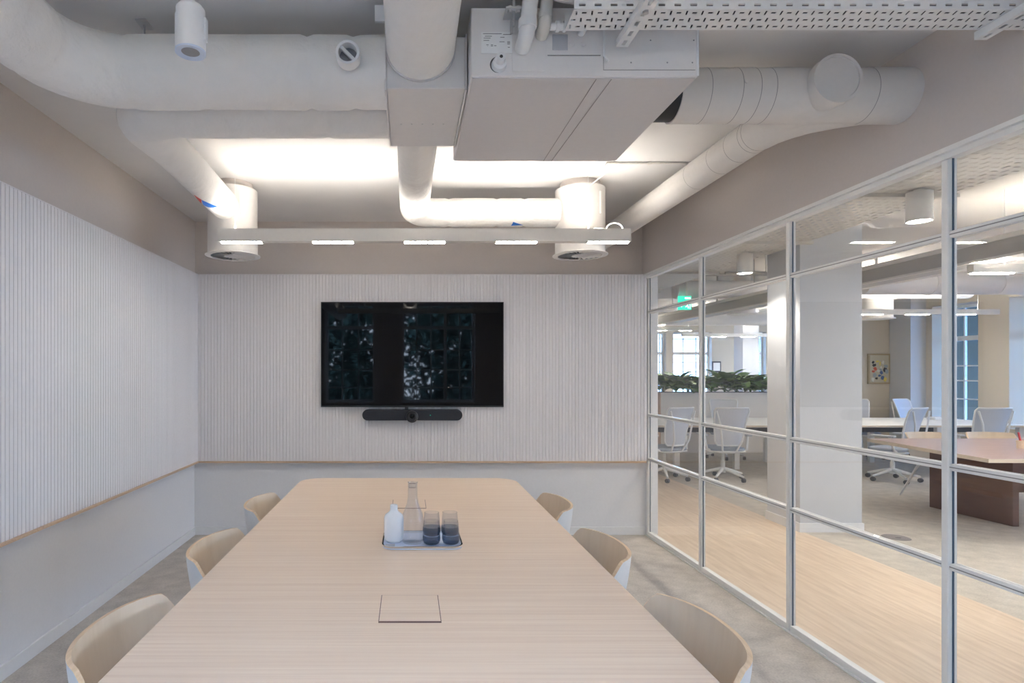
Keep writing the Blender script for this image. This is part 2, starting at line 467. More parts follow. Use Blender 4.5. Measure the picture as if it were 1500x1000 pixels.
part('flow_sticker', patch(q0, q1, .1025, [(1.22, 292), (1.22, 238), (1.05, 262)]), M['blue'], t, label='blue triangular sticker')
part('flow_sticker', patch(q0, q1, .1027, [(.96, 250), (1.05, 262), (1.22, 230)]), M['red'], t, label='red triangular sticker')
# box C
t = thing('duct_junction_box', 'square painted metal duct junction box left of the fan coil unit', 'duct box', (.068, 2.19, 2.55))
part('box_body', MB().box(-.082, .214, 2.19, 2.75, 2.55, 2.745), M['duct_grey'], t, bevel=.004)
part('flange', MB().box(-.088, -.082, 2.19, 2.75, 2.545, 2.755), M['duct_grey'], t)
part('flange', MB().box(.214, .220, 2.19, 2.75, 2.545, 2.755), M['duct_grey'], t)
part('actuator_cover', MB().box(-.125, -.088, 2.185, 2.2, 2.80, 2.86).box(-.088, .0, 2.19, 2.2, 2.745, 2.86), M['white'], t)
for i in range(5): part('screw', MB().lathe([(0, -.0015), (.004, -.0015), (.004, 0), (0, 0)], 8, (-.03+.045*i, 2.5, 2.5499)), M['steel'], t)
# D: duct from the camera side into box C
t = thing('round_duct', 'wide round duct running overhead into the square junction box', 'duct', (.046, 1.6, 2.71))
pd = [(.046, 2.195, 2.706), (.046, 1.9, 2.712), (.035, 1.3, 2.725), (.035, YF, 2.725)]
part('duct_sleeve', MB().tube(pd, .128, 40, res=.05, rf=wrinkle(9, [.42, .9], .005)), M['insul'], t, smooth=70)
part('collar', MB().tube([(.046, 2.189, 2.706), (.046, 2.18, 2.706)], .133, 40), M['duct_grey'], t)
# E: duct from box C to the right diffuser
zE = 2.665
t = thing('insulated_duct', 'white insulated duct from the junction box turning right behind the linear light', 'duct', (.045, 3.4, zE))
pe = bend([(.045, 2.74, zE), (.045, 4.3, zE), (1.10, 4.3, zE)], .15, 12)
part('duct_sleeve', MB().tube(pe, .103, 36, res=.025, rf=wrinkle(12, [.6, 1.35, 1.75, 2.1, 2.3], .012)), M['insul'], t, smooth=70)
part('flow_sticker', patch((0, 4.3, zE), (1.10, 4.3, zE), .1055, [(.76, -52), (.84, -70), (.75, -75)]), M['blue'], t, label='blue triangular sticker')

def diffuser(x, y, label):
    t = thing('swirl_diffuser', label, 'air diffuser', (x, y, 2.35), group='swirl diffusers on the back ceiling')
    r = .178
    part('plenum', MB().lathe([(r, 2.368), (r, 2.83)], 48, (x, y, 0)), M['duct'], t)
    part('neck', MB().lathe([(r*.8, 2.83), (r*.8, 2.88)], 40, (x, y, 0)), M['wall'], t)
    part('flange', MB().lathe([(r, 2.362), (.197, 2.355), (.197, 2.35), (.158, 2.347), (.158, 2.356), (r, 2.368)], 48, (x, y, 0), closed=True), M['duct'], t)
    part('recess', MB().lathe([(.16, 2.362), (0, 2.362)], 40, (x, y, 0)), M['darkgrey'], t)
    v = MB(); n = 24
    for k in range(n):
        a = 2*PI*k/n; c, s_ = math.cos(a), math.sin(a)
        v.obox((x+c*.055, y+s_*.055, 2.354), (x+c*.159, y+s_*.159, 2.354), .021, .0015, up=(-s_*.5, c*.5, .86))
    v.lathe([(0, 2.347), (.06, 2.347), (.06, 2.356), (0, 2.356)], 24, (x, y, 0))
    part('vanes', v, M['duct'], t)
    # two small screws on the side
    part('bracket', MB().obox((x+.10, y-r*.84, 2.62), (x+.10, y-r*.84, 2.78), .012, .004), M['whitemetal'], t)
    return t
diffuser(-1.295, 4.32, 'round ceiling swirl diffuser at the left end of the linear light')
diffuser(1.262, 4.30, 'round ceiling swirl diffuser at the right end of the linear light')

# F: round steel duct on the right into the wall, cap and branch
zF = 2.692; yF = 2.55
t = thing('round_duct', 'rigid round steel duct running right from the fan coil unit into the wall', 'duct', (1.5, yF, zF))
part('duct_body', MB().tube([(1.15, yF, zF), (2.16, yF, zF)], .1116, 44), M['duct'], t, smooth=60)
part('open_end', MB().tube([(1.03, yF, zF), (1.151, yF, zF)], .105, 44), M['black'], t, label='black foam sleeve')
def ring(t_, p, d, r, m='seam', w=.004, rr=None):
    p = Vector(p); d = Vector(d).normalized()
    part('seam_ring', MB().tube([p-d*w/2, p+d*w/2], r, 44, caps=False), M[m], t_)
for x in (1.27, 1.40, 1.475, 1.54, 1.97): ring(t, (x, yF, zF), (1, 0, 0), .1128 if x != 1.97 else .114, w=.0025 if x != 1.97 else .005)
part('wall_collar', MB().tube([(1.97, yF, zF), (2.155, yF, zF)], .1145, 44), M['duct'], t)
part('rivet', MB().lathe([(.008, 0), (.008, -.004), (0, -.005)], 12, (1.41, yF-.111, zF+.01), axis='y'), M['duct'], t)
# G
xG = 1.758; zG = 2.692
t = thing('round_duct', 'slender rigid round duct running along the glass wall side to the back wall', 'duct', (xG, 3.8, zG))
part('duct_body', MB().tube([(xG, 2.60, zG), (xG, YB-.012, zG)], .088, 40), M['duct'], t, smooth=60)
pts = bend([(xG, 2.95, zG), (xG, 2.62, zG), (2.02, 2.53, zG)], .12, 8)
part('branch_fitting', MB().tube([(xG, 2.92, zG), (xG, 2.84, zG), (xG+.015, 2.74, zG), (xG+.06, 2.66, zG), (xG+.15, 2.60, zG), (xG+.26, 2.565, zG)], [.092, .098, .108, .112, .112, .108], 40), M['duct'], t, smooth=70)
part('branch_stub', MB().tube([(xG, 2.84, zG), (xG, 2.405, zG)], .094, 40), M['duct'], t, smooth=60)
part('end_cap', MB().lathe([(.0, 2.396), (.088, 2.396), (.0885, 2.390), (.100, 2.390), (.100, 2.43), (.094, 2.43)], 48, (xG, 0, zG), axis='y'), M['duct'], t, label='flat round cap')
for y in (2.93, 2.97, 3.10, 3.28, 3.55): ring(t, (xG, y, zG), (0, 1, 0), .0895 if y > 2.95 else .0935, w=.003)

# ------------------------------------------------------------ fan coil unit
t = thing('fan_coil_unit', 'boxy light grey fan coil unit hanging below the ceiling with pipes at its front', 'air conditioner', (.63, 2.1, 2.547))
part('casing', MB().box(.225, 1.04, 2.10, 2.93, 2.549, 2.797), M['fcu'], t, bevel=.004)
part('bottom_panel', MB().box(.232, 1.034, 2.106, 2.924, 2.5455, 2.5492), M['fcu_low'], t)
def strip(p0, p1, w_=.003, m='seam'):
    return MB().obox(p0, p1, w_, .0015), M[m]
for x0, x1 in ((.678, .675), (.733, .715)):
    b_, m_ = strip((x0, 2.11, 2.545), (x1, 2.92, 2.545), .0025); part('bottom_joint', b_, m_, t)
for z_ in (2.572,):
    part('front_joint', MB().box(.70, 1.03, 2.0985, 2.10, z_, z_+.0015).box(.70, .7015, 2.0985, 2.10, z_, 2.70), M['seam'], t)
part('front_joint', MB().box(.50, .69, 2.0985, 2.10, 2.624, 2.6265), M['seam'], t)
part('access_panel', MB().box(.372, .49, 2.0965, 2.10, 2.567, 2.70), M['fcu'], t, bevel=.001)
lab = part('rating_label', MB().box(.262, .374, 2.0975, 2.10, 2.632, 2.708), M['label'], t, label='white printed rating plate')
s = MB()
for i, (x0, x1, z_) in enumerate([(.268, .335, 2.701), (.34, .37, 2.698), (.275, .30, 2.692), (.27, .295, 2.685), (.27, .29, 2.677), (.33, .345, 2.688), (.327, .345, 2.672),
                                  (.28, .288, 2.661), (.284, .285, 2.656), (.296, .304, 2.661), (.296, .304, 2.657), (.308, .316, 2.658), (.355, .365, 2.672), (.355, .365, 2.668), (.355, .365, 2.664), (.357, .364, 2.652)]):
    s.box(x0, x1, 2.0968, 2.0975, z_, z_+.0018)
part('print', s, M['print'], lab)
part('drain_port', MB().lathe([(.0, -.02), (.024, -.02), (.027, 0)], 28, (.325, 2.10, 2.590), axis='y').lathe([(.006, -.045), (.016, -.045), (.018, -.02)], 24, (.327, 2.10, 2.598), axis='y'), M['white'], t)
part('drain_hole', MB().lathe([(.0, -.0465), (.006, -.0455)], 16, (.327, 2.10, 2.598), axis='y'), M['black'], t)
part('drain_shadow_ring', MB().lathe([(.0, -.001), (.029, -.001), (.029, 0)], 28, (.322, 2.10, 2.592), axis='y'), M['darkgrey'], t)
part('inspection_plate', MB().box(.517, .572, 2.097, 2.10, 2.644, 2.70), M['lightgrey'], t, label='small blue grey plate', bevel=.001)
for x in (.588, .628): part('cable_grommet', MB().lathe([(0, -.005), (.008, -.004), (.010, 0)], 16, (x, 2.10, 2.665), axis='y'), M['fcu'], t)
part('cable_loom', MB().tube(bend([(.70, 2.095, 2.76), (.70, 2.09, 2.62), (.715, 2.09, 2.60)], .01, 4), .004, 8), M['white'], t)
for x, z_ in ((.80, 2.60), (.93, 2.60), (1.02, 2.60), (1.025, 2.68), (.38, 2.57), (.87, 2.68)): part('screw', MB().lathe([(0, -.002), (.003, 0)], 8, (x, 2.10, z_), axis='y'), M['grey'], t)
part('right_edge_trim', MB().box(1.034, 1.042, 2.097, 2.10, 2.552, 2.79), M['white'], t)
# hanger bracket left
part('hanging_bracket', MB().box(.34, .40, 2.03, 2.10, 2.752, 2.758).box(.365, .375, 2.09, 2.10, 2.70, 2.752), M['steel'], t)
rod = part('threaded_rod', MB().tube([(.37, 2.05, 2.70), (.37, 2.05, ZC)], .0045, 10), M['steel'], t)
for x in (.355, .385): part('nut', MB().lathe([(.009, 2.742), (.009, 2.766)], 6, (x, 2.045, 0)), M['steel'], t)

# pipes at unit front
def pipe(label, pts, r, br, m='white', parts=()):
    p0 = pts[0]
    t = thing('service_pipe', label, 'pipe', p0, group='pipes at the fan coil unit')
    part('pipe_run', MB().tube(bend(pts, br, 8), r, 24), M[m], t, smooth=60)
    for q, d, rr, w_ in parts:
        q = Vector(q); d = Vector(d).normalized(); part('coupling', MB().tube([q-d*w_/2, q+d*w_/2], rr, 24), M[m], t)
    return t
pipe('grey-white plastic pipe dropping beside the rating plate into the unit', [(.435, 2.02, ZC), (.412, 2.04, 2.665), (.408, 2.099, 2.648)], .027, .035, 'white', [((.415, 2.036, 2.70), (.02, -.02, 1), .031, .03)])
pipe('shorter off-white pipe stub just right of the longest drop pipe', [(.49, 2.03, ZC), (.478, 2.05, 2.705), (.478, 2.099, 2.695)], .022, .02, 'offwhite', [((.479, 2.05, 2.735), (0, 0, 1), .025, .02)])
pipe('fat white insulated pipe curving into the end of the cable tray', [(.47, 1.93, ZC), (.485, 1.95, 2.775), (.60, 1.96, 2.765)], .043, .05, 'white', [])
pipe('thin white pipe running level below the fat curved one', [(.50, 2.06, 2.705), (.62, 2.06, 2.705), (.62, 2.099, 2.705)], .013, .012, 'white', [((.525, 2.06, 2.705), (1, 0, 0), .018, .012), ((.55, 2.06, 2.705), (1, 0, 0), .018, .008)])

# ------------------------------------------------------------ perforated cable tray
def perf(x0, x1, n, y0, rows, ry, z, plane='xy', alt=True, hole=(.6, .22, .22, .6)):
    mb = MB(); dx = (x1-x0)/n
    for j in range(rows):
        for i in range(n):
            a, b_ = x0+i*dx, x0+(i+1)*dx; c, d = y0+j*ry, y0+(j+1)*ry
            k = (i+j) % 2
            if k or not alt: hw, hd, sh = hole[0]*dx/2, hole[1]*ry/2, 0
            else: hw, hd, sh = hole[2]*dx/2, hole[3]*ry/2, .10*dx
            mx, my_ = (a+b_)/2, (c+d)/2
            P = [(a, c), (b_, c), (b_, d), (a, d), (mx-hw-sh, my_-hd), (mx+hw-sh, my_-hd), (mx+hw+sh, my_+hd), (mx-hw+sh, my_+hd)]
            if plane == 'xy': V_ = [(p_, q_, z) for p_, q_ in P]
            elif plane == 'xz': V_ = [(p_, z, q_) for p_, q_ in P]
            else: V_ = [(q_, p_, z) for p_, q_ in P]
            mb.add(V_, [(0, 1, 5, 4), (1, 2, 6, 5), (2, 3, 7, 6), (3, 0, 4, 7)])
    return mb
def solid(o, th=.0015):
    m_ = o.modifiers.new('thick', 'SOLIDIFY'); m_.thickness = th; m_.offset = 0; return o
t = thing('cable_tray', 'white perforated cable tray running level across the top right', 'cable tray', (1.3, 1.96, 2.67))
solid(part('tray_base', perf(.54, 2.148, 62, 1.905, 3, .038, 2.67), M['whitemetal'], t, smooth=0))
for k in range(9):  # dark rods added so the tray slots look shaded inside
    part('slot_darkener', MB().tube([(.56+.01*(k % 3), 1.912+.0123*k, 2.68), (1.3, 1.912+.0123*k, 2.6805), (2.145, 1.912+.0123*k, 2.68)], .0062, 8), M['darkgrey'], t)
solid(part('tray_lip', perf(.54, 2.148, 31, 2.67, 1, .026, 1.904, 'xz', alt=False, hole=(.42, .30, .42, .30)), M['whitemetal'], t, smooth=0))
part('tray_side', MB().box(.54, 2.148, 1.903, 1.9045, 2.696, 2.73).box(.54, 2.148, 2.0195, 2.021, 2.67, 2.73), M['whitemetal'], t)
def strut(x, y1, label):
    t = thing('support_strut', label, 'bracket', (x, 1.9, 2.65), group='slotted struts carrying the cable tray')
    solid(part('channel_web', perf(1.3, y1, 14, x-.0205, 1, .041, 2.642, 'yx', alt=False, hole=(.5, .3, .5, .3)), M['whitemetal'], t, smooth=0), .002)
    part('channel_side', MB().box(x-.0215, x-.0205, 1.3, y1, 2.641, 2.667).box(x+.0205, x+.0215, 1.3, y1, 2.641, 2.667), M['whitemetal'], t)
    part('bolt', MB().lathe([(0, 2.634), (.010, 2.634), (.010, 2.641)], 6, (x+.002, 1.87, 0)), M['steel'], t)
    part('threaded_rod', MB().tube([(x, 1.87, 2.641), (x, 1.87, ZC)], .004, 8), M['steel'], t)
strut(.757, 2.075, 'slotted metal strut under the tray in front of the unit')
strut(1.985, 2.03, 'slotted metal strut under the tray at the right wall')
# rod above duct A
t = thing('duct_hanger', 'thin threaded rod with ceiling plate above the large left duct', 'hanger', (-1.05, 2.335, zA+.12))
part('threaded_rod', MB().tube([(-1.053, 2.335, 2.79), (-1.053, 2.335, ZC)], .005, 10), M['steel'], t)
part('ceiling_plate', MB().box(-1.075, -1.031, 2.30, 2.37, ZC-.006, ZC), M['steel'], t)

# cylinder spotlight on a stem, modelled unlit
sx, sy = -.692, 1.86
t = thing('ceiling_spotlamp', 'white cylindrical pendant speaker hanging on a stem at upper left', 'spotlamp', (sx, sy, 2.5))
part('body', MB().lathe([(.0, 2.508), (.047, 2.508), (.047, 2.615), (.044, 2.617), (.044, 2.64), (.036, 2.65), (.0, 2.65)], 40, (sx, sy, 0)), M['white'], t)
part('bottom_rim', MB().lathe([(.028, 2.505), (.047, 2.502), (.047, 2.508), (.028, 2.508)], 40, (sx, sy, 0), closed=True), M['tray'], t)
part('grille', MB().lathe([(0, 2.5055), (.028, 2.5055), (.028, 2.508)], 32, (sx, sy, 0)), M['grey'], t)
part('stem', MB().lathe([(.0135, 2.65), (.0115, ZC)], 20, (sx, sy, 0)), M['white'], t)
part('side_clip', MB().box(sx+.044, sx+.052, sy-.01, sy+.01, 2.54, 2.61), M['white'], t)

# ceiling conduit and wire
t = thing('ceiling_conduit', 'thin conduit fixed across the ceiling to the right of the unit', 'conduit', (1.6, 3.86, 2.87))
part('conduit_run', MB().tube([(1.31, 3.86, 2.872), (2.148, 3.86, 2.872)], .0065, 10), M['offwhite'], t)
part('clip', MB().box(1.58, 1.60, 3.85, 3.87, 2.862, 2.88), M['offwhite'], t)
solo('ceiling_wire', MB().tube([(1.31, 3.86, 2.872), (1.30, 3.87, 2.855), (1.325, 3.89, 2.84), (1.315, 3.92, 2.82), (1.27, 4.10, 2.80), (1.262, 4.13, 2.79)], .004, 8), M['white'],
     'thin white wire dropping from the ceiling conduit to the right diffuser', 'wire', (1.3, 3.86, 2.87))

# ------------------------------------------------------------ linear pendant
yl = 3.9
x0, x1 = (321-598)*yl/857, (922-598)*yl/857
t = thing('linear_pendant_light', 'long slim white linear pendant above the table with five lit segments', 'pendant light', (.1, yl, 2.36))
hs = part('housing', MB().box(x0, x1, yl-.03, yl+.03, 2.36, 2.427).box(x0, x1, yl-.03, yl-.0265, 2.427, 2.444).box(x0, x1, yl+.0265, yl+.03, 2.427, 2.444).box(x0, x0+.003, yl-.0265, yl+.0265, 2.427, 2.444).box(x1-.003, x1, yl-.0265, yl+.0265, 2.427, 2.444), M['offwhite'], t)
pitch = 134*yl/857; sw = 61*yl/857
for i in range(5):
    a = x0+.012+i*pitch
    sg = part('led_segment', MB().box(a, a+sw, yl-.014, yl+.014, 2.354, 2.3605), M['darkgrey'], t)
    s = MB()
    for k in range(7): s.box(a+.004+k*sw/7, a+(k+1)*sw/7-.004, yl-.015, yl+.015, 2.353, 2.359)
    part('led_lens', s, M['led'], sg)
part('uplight_lens', MB().box(x0+.03, x1-.03, yl-.024, yl+.024, 2.427, 2.429), M['uplight'], t)
for x in (-1.155, 1.20):
    part('suspension_wire', MB().tube([(x, yl, 2.444), (x, yl, ZC)], .0015, 6), M['whitemetal'], t)
    part('wire_gripper', MB().lathe([(.006, 2.444), (.006, 2.47), (.003, 2.48)], 10, (x, yl, 0)), M['white'], t)
part('power_cable', MB().tube(arc((1.375, yl, 2.445), .055, 0, PI, 12, (1, 0, 0), (0, 0, .8))+[Vector((1.30, yl, 2.45)), Vector((1.24, yl, 2.453))], .0045, 8), M['white'], t)

t2 = dup(t, (.16, .70, 2.50), 0, 'matching slim white linear pendant mirrored faintly at the top of the television')
for ch in list(t2.children):
    if ch.name.startswith('led_segment'):
        for g in list(ch.children): bpy.data.objects.remove(g)
    elif ch.name.startswith(('suspension_wire', 'power_cable')): bpy.data.objects.remove(ch)
for x in (-1.1, 1.26): part('suspension_wire', MB().tube([(x, .70, 2.584), (x, .70, ZC)], .0015, 6), M['whitemetal'], t2)

# ------------------------------------------------------------ television and video bar
t = thing('television', 'large wall-mounted black flat television on the back wall panel', 'television', (.03, 5.30, 1.17))
K = 5.295/857
tx0, tx1 = (470-598)*K, (738-598)*K; tz0, tz1 = EYE-(596-547)*K, EYE-(442-547)*K
part('housing', MB().box(tx0, tx1, 5.297, 5.325, tz0, tz1), M['black'], t, bevel=.002)
part('screen', MB().box(tx0+.008, tx1-.008, 5.2955, 5.297, tz0+.014, tz1-.008), M['screen'], t)
part('wall_mount', MB().box(-.2, .26, 5.325, 5.342, 1.4, 1.9), M['black'], t)
part('bottom_badge', MB().box(-.02, .06, 5.293, 5.297, tz0+.003, tz0+.008), M['darkgrey'], t)
t = thing('video_bar', 'dark rounded video conference bar mounted under the television', 'video bar', (.03, 5.3, 1.06))
bx0, bx1, bz0, bz1 = -.414, .487, 1.063, 1.160
r_ = (bz1-bz0)/2; zc_ = (bz0+bz1)/2
poly = [(bx1-r_+r_*math.cos(a), zc_+r_*math.sin(a)) for a in [-PI/2+PI*i/12 for i in range(13)]]+[(bx0+r_+r_*math.cos(a), zc_+r_*math.sin(a)) for a in [PI/2+PI*i/12 for i in range(13)]]
M['barblack'] = mat('video_bar_fabric', (.022, .024, .032), .7)
part('fabric_body', MB().prism(poly, 5.25, 5.335, plane='xz'), M['barblack'], t, bevel=.008)
part('camera_housing', MB().lathe([(0, 5.215), (.035, 5.215), (.052, 5.228), (.056, 5.26)], 32, (.034, 0, 1.098), axis='y'), M['black'], t, bevel=None)
part('camera_lens', MB().lathe([(0, 5.213), (.022, 5.2145), (.024, 5.216)], 24, (.034, 0, 1.105), axis='y'), M['screen'], t)
part('status_light', MB().box(.195, .202, 5.2485, 5.2505, 1.108, 1.113), M['green'], t)
part('cable_stub', MB().box(-.03, .0, 5.30, 5.32, 1.155, tz0+.002), M['black'], t)

# ------------------------------------------------------------ meeting table
def rrect(x0, x1, y0, y1, r, n=10):
    P = []
    for cx, cy, a in ((x1-r, y1-r, 0), (x0+r, y1-r, PI/2), (x0+r, y0+r, PI), (x1-r, y0+r, 1.5*PI)):
        P += [(cx+r*math.cos(a+PI/2*i/n), cy+r*math.sin(a+PI/2*i/n)) for i in range(n+1)]
    return P
t = thing('meeting_table', 'long pale oak meeting table with rounded corners', 'table', (0, 2.5, 0))
top = MB().prism(rrect(-.745, .748, .75, 4.15, .15), .712, .744, 0)
top.f; 
o = part('tabletop', top, [M['table'], M['table_edge']], t, bevel=.002)
for p_ in o.data.polygons:
    if abs(p_.normal.z) < .5: p_.material_index = 1
for y in (1.45, 3.45):
    part('pedestal', MB().prism(rrect(-.30, .30, y-.05, y+.05, .045, 6), .02, .712), M['shell_out'], t, bevel=.003)
    part('foot_plate', MB().prism(rrect(-.36, .36, y-.16, y+.16, .05, 6), .0, .02), M['shell_out'], t, bevel=.003)
def hatch(y0, y1, lab):
    hx0, hx1 = -.087, .097
    h = part('cable_hatch', MB().box(hx0, hx1, y0, y1, .7435, .7452), M['table'], t, label=lab)
    g = MB().box(hx0-.0022, hx0, y0, y1, .742, .7447).box(hx1, hx1+.0022, y0, y1, .742, .7447).box(hx0-.002, hx1+.002, y1, y1+.002, .742, .7447)
    g.box(hx0-.002, hx1+.002, y0-.010, y0, .742, .7449)
    part('hatch_gap', g, M['seambrown'], h)
M['seambrown'] = mat('hatch_gap_brown', (.14, .07, .06), .6)
hatch(1.748, 1.952, 'flush oak cable hatch nearest the camera')
hatch(3.22, 3.43, 'flush oak cable hatch behind the tray')

# ------------------------------------------------------------ tub chairs
def make_tub():
    t = thing('tub_chair', 'x', 'chair', (0, 0, 0))
    # plan path : half outline
    def plan(u):     # u in -1..1 -> x,y (unit plan at rim)
        a = abs(u); sg = 1 if u > 0 else -1
        if a < .62:
            th = a/.62*PI/2; return sg*.275*math.sin(th)**.92, -.205*math.cos(th)**.85 if math.cos(th) > 0 else 0
        f = (a-.62)/.38; return sg*(.275-.03*f*f), .20*f
    def rim(y):
        if y < -.12: return .768
        if y < -.052:
            k = (y+.12)/.068; k = k*k*(3-2*k); return .768-.073*k
        return .695-.075*min(1, (y+.052)/.25)
    nu, nv = 72, 14; vs = []; fs = []
    for i in range(nu+1):
        u = -1+2*i/nu; x, y = plan(u); zt = rim(y)
        for j in range(nv+1):
            v = j/nv
            z = zt+(.41-zt)*v
            k = 1-.30*(max(0, (.77-z)/.36))**1.35
            vs.append((x*k, (y+.02)*k-.02+.02*(1-k), z))
    for i in range(nu):
        for j in range(nv):
            a = i*(nv+1)+j; fs.append((a, a+1, a+nv+2, a+nv+1))
    mb = MB().add(vs, fs)
    o = part('backrest_shell', mb, [M['shell_in'], M['shell_out'], M['shell_rim']], t, smooth=70)
    # make normals point inwards (towards the seat)
    me = o.data; p0 = me.polygons[nu//2*nv+3]
    cen = p0.center; inward = (Vector((0, 0, cen.z))-cen).dot(p0.normal) > 0
    if not inward: me.flip_normals()
    s = o.modifiers.new('thick', 'SOLIDIFY'); s.thickness = .013; s.offset = -1; s.material_offset = 1; s.material_offset_rim = 2
    seat = MB(); P = []
    for i in range(41):
        u = -1+2*i/40; x, y = plan(u); k = .70; P.append((x*k, (y+.02)*k-.02))
    P += [(.14, .19), (0, .205), (-.14, .19)]
    seat.prism(P, .405, .43)
    part('seat', seat, M['shell_in'], t, bevel=.006)
    part('leg_frame', MB().box(-.12, .12, -.02, .02, .385, .405).box(-.02, .02, -.10, .13, .385, .405), M['shell_out'], t)
    for sx_, sy_ in ((1, 1), (-1, 1), (1, -1), (-1, -1)):
        part('leg', MB().tube([(sx_*.11, .015+sy_*.09, .395), (sx_*.225, .0+sy_*.205, 0)], [.015, .010], 12), M['shell_out'], t)
    return t
tub = make_tub()
tubs = [(-.690, 1.665, -PI/2, 'oak-lined tub chair tucked under the left table edge, nearest the camera'),
        (-.688, 2.475, -PI/2-.03, 'oak-lined tub chair tucked under the left table edge, middle of three'),
        (-.690, 3.29, -PI/2+.02, 'oak-lined tub chair tucked under the left table edge, nearest the back wall'),
        (.695, 1.665, PI/2, 'oak-lined tub chair tucked under the right table edge, nearest the camera'),
        (.692, 2.475, PI/2+.02, 'oak-lined tub chair tucked under the right table edge, middle of three'),
        (.692, 3.29, PI/2-.03, 'oak-lined tub chair tucked under the right table edge, nearest the back wall')]
GT = 'oak-lined tub chairs around the meeting table'
for i, (x, y, rz, lb) in enumerate(tubs):
    if i == 0: tub.location = (x, y, 0); tub.rotation_euler = (0, 0, rz); tub['label'] = lb; tub['group'] = GT
    else: dup(tub, (x, y, 0), rz, lb, GT)

# ------------------------------------------------------------ tray with bottle, carafe and glasses
ty0, ty1, tz = 2.455, 2.70, .7452
t = thing('serving_tray', 'pale blue-grey rounded tray holding a bottle, carafe and glasses', 'tray', (.06, 2.57, tz))
K2 = .734*857/258
part('tray_base', MB().prism(rrect(-.108, .228, ty0, ty1, .045), tz, tz+.004), M['tray'], t)
rim_ = MB(); Po = rrect(-.112, .232, ty0-.004, ty1+.004, .048); Pi = rrect(-.106, .226, ty0+.002, ty1-.002, .043); n = len(Po)
vs = [(x, y, tz) for x, y in Pi]+[(x, y, tz+.014) for x, y in Po]+[(x, y, tz+.014) for x, y in Pi]+[(x*1.0, y, tz+.004) for x, y in Pi]
fs = []
for i in range(n):
    j = (i+1) % n
    fs += [(i, j, n+j, n+i), (n+i, n+j, 2*n+j, 2*n+i), (2*n+i, 2*n+j, 3*n+j, 3*n+i)]
part('tray_rim', rim_.add(vs, fs), M['chrome'], t)
zt = tz+.0045
bx, by = (577-598)*2.56/857, 2.56
solo('ceramic_bottle', MB().lathe([(0, 0), (.030, 0), (.040, .010), (.043, .03), (.043, .105), (.038, .118), (.020, .132), (.0165, .140), (.0165, .160), (.0145, .162), (.010, .162), (.009, .12), (0, .12)], 40, (bx, by, zt)), M['ceramic'],
     'white ceramic bottle with a short neck at the left of the tray', 'bottle', (bx, by, zt))
cx, cy = (604.5-598)*2.55/857, 2.548
t = thing('glass_carafe', 'tall clear glass carafe in the middle of the tray', 'carafe', (cx, cy, zt))
prof = [(.040, 0), (.050, .012), (.053, .03), (.052, .08), (.044, .125), (.026, .17), (.0215, .20), (.021, .255), (.0225, .262)]
part('vessel', MB().lathe([(0, 0)]+prof+[(r-.003, z+.0) for r, z in prof[::-1]][0:-1]+[(.036, .008), (0, .008)], 40, (cx, cy, zt)), M['glassware'], t)
part('lid', MB().lathe([(0, .238), (.017, .238), (.017, .256), (0, .256)], 24, (cx, cy, zt)), M['glassware'], t)
solo('folded_card', MB().obox((bx-.034, 2.488, zt+.004), (bx+.006, 2.488, zt+.004), .018, .008), M['lightgrey'],
     'small grey and white packet in front of the white bottle', 'packet', (bx, 2.488, zt))
def tumbler(x, y, z, lab):
    t = thing('drinking_glass', lab, 'glass', (x, y, z), group='stacked tumblers on the tray')
    lo = [(.024, 0), (.034, .006), (.0385, .018), (.039, .028), (.038, .038)]
    part('tinted_base', MB().lathe([(0, 0)]+lo+[(r-.0025, zz) for r, zz in lo[::-1]][:-1]+[(.022, .008), (0, .008)], 32, (x, y, z)), M['smoke'], t, label='smoked dark glass base')
    up = [(.038, .038), (.035, .070), (.032, .100)]
    part('clear_upper', MB().lathe(up+[(r-.0018, zz) for r, zz in up[::-1]], 32, (x, y, z), closed=True), M['glassware'], t, label='clear glass wall')
xa, xb = (632-598)*2.53/857, (660-598)*2.53/857
tumbler(xa, 2.525, zt, 'dark-based tumbler beside the carafe, lower of the left stack')
tumbler(xa+.001, 2.527, zt+.036, 'dark-based tumbler beside the carafe, upper of the left stack')
tumbler(xb+.001, 2.530, zt, 'dark-based tumbler at the right end of the tray, lower of its stack')
tumbler(xb-.003, 2.532, zt+.036, 'dark-based tumbler at the right end of the tray, upper of its stack')

# ============================================================ OFFICE BEYOND THE GLASS
# column
b = MB().box(3.67, 4.25, 5.48, 5.98, 0, OC); struct('column', b, M['pillar'])
struct('baseboard_column', MB().box(3.657, 4.263, 5.467, 5.993, 0, .085), M['skirt'], bevel=.002)
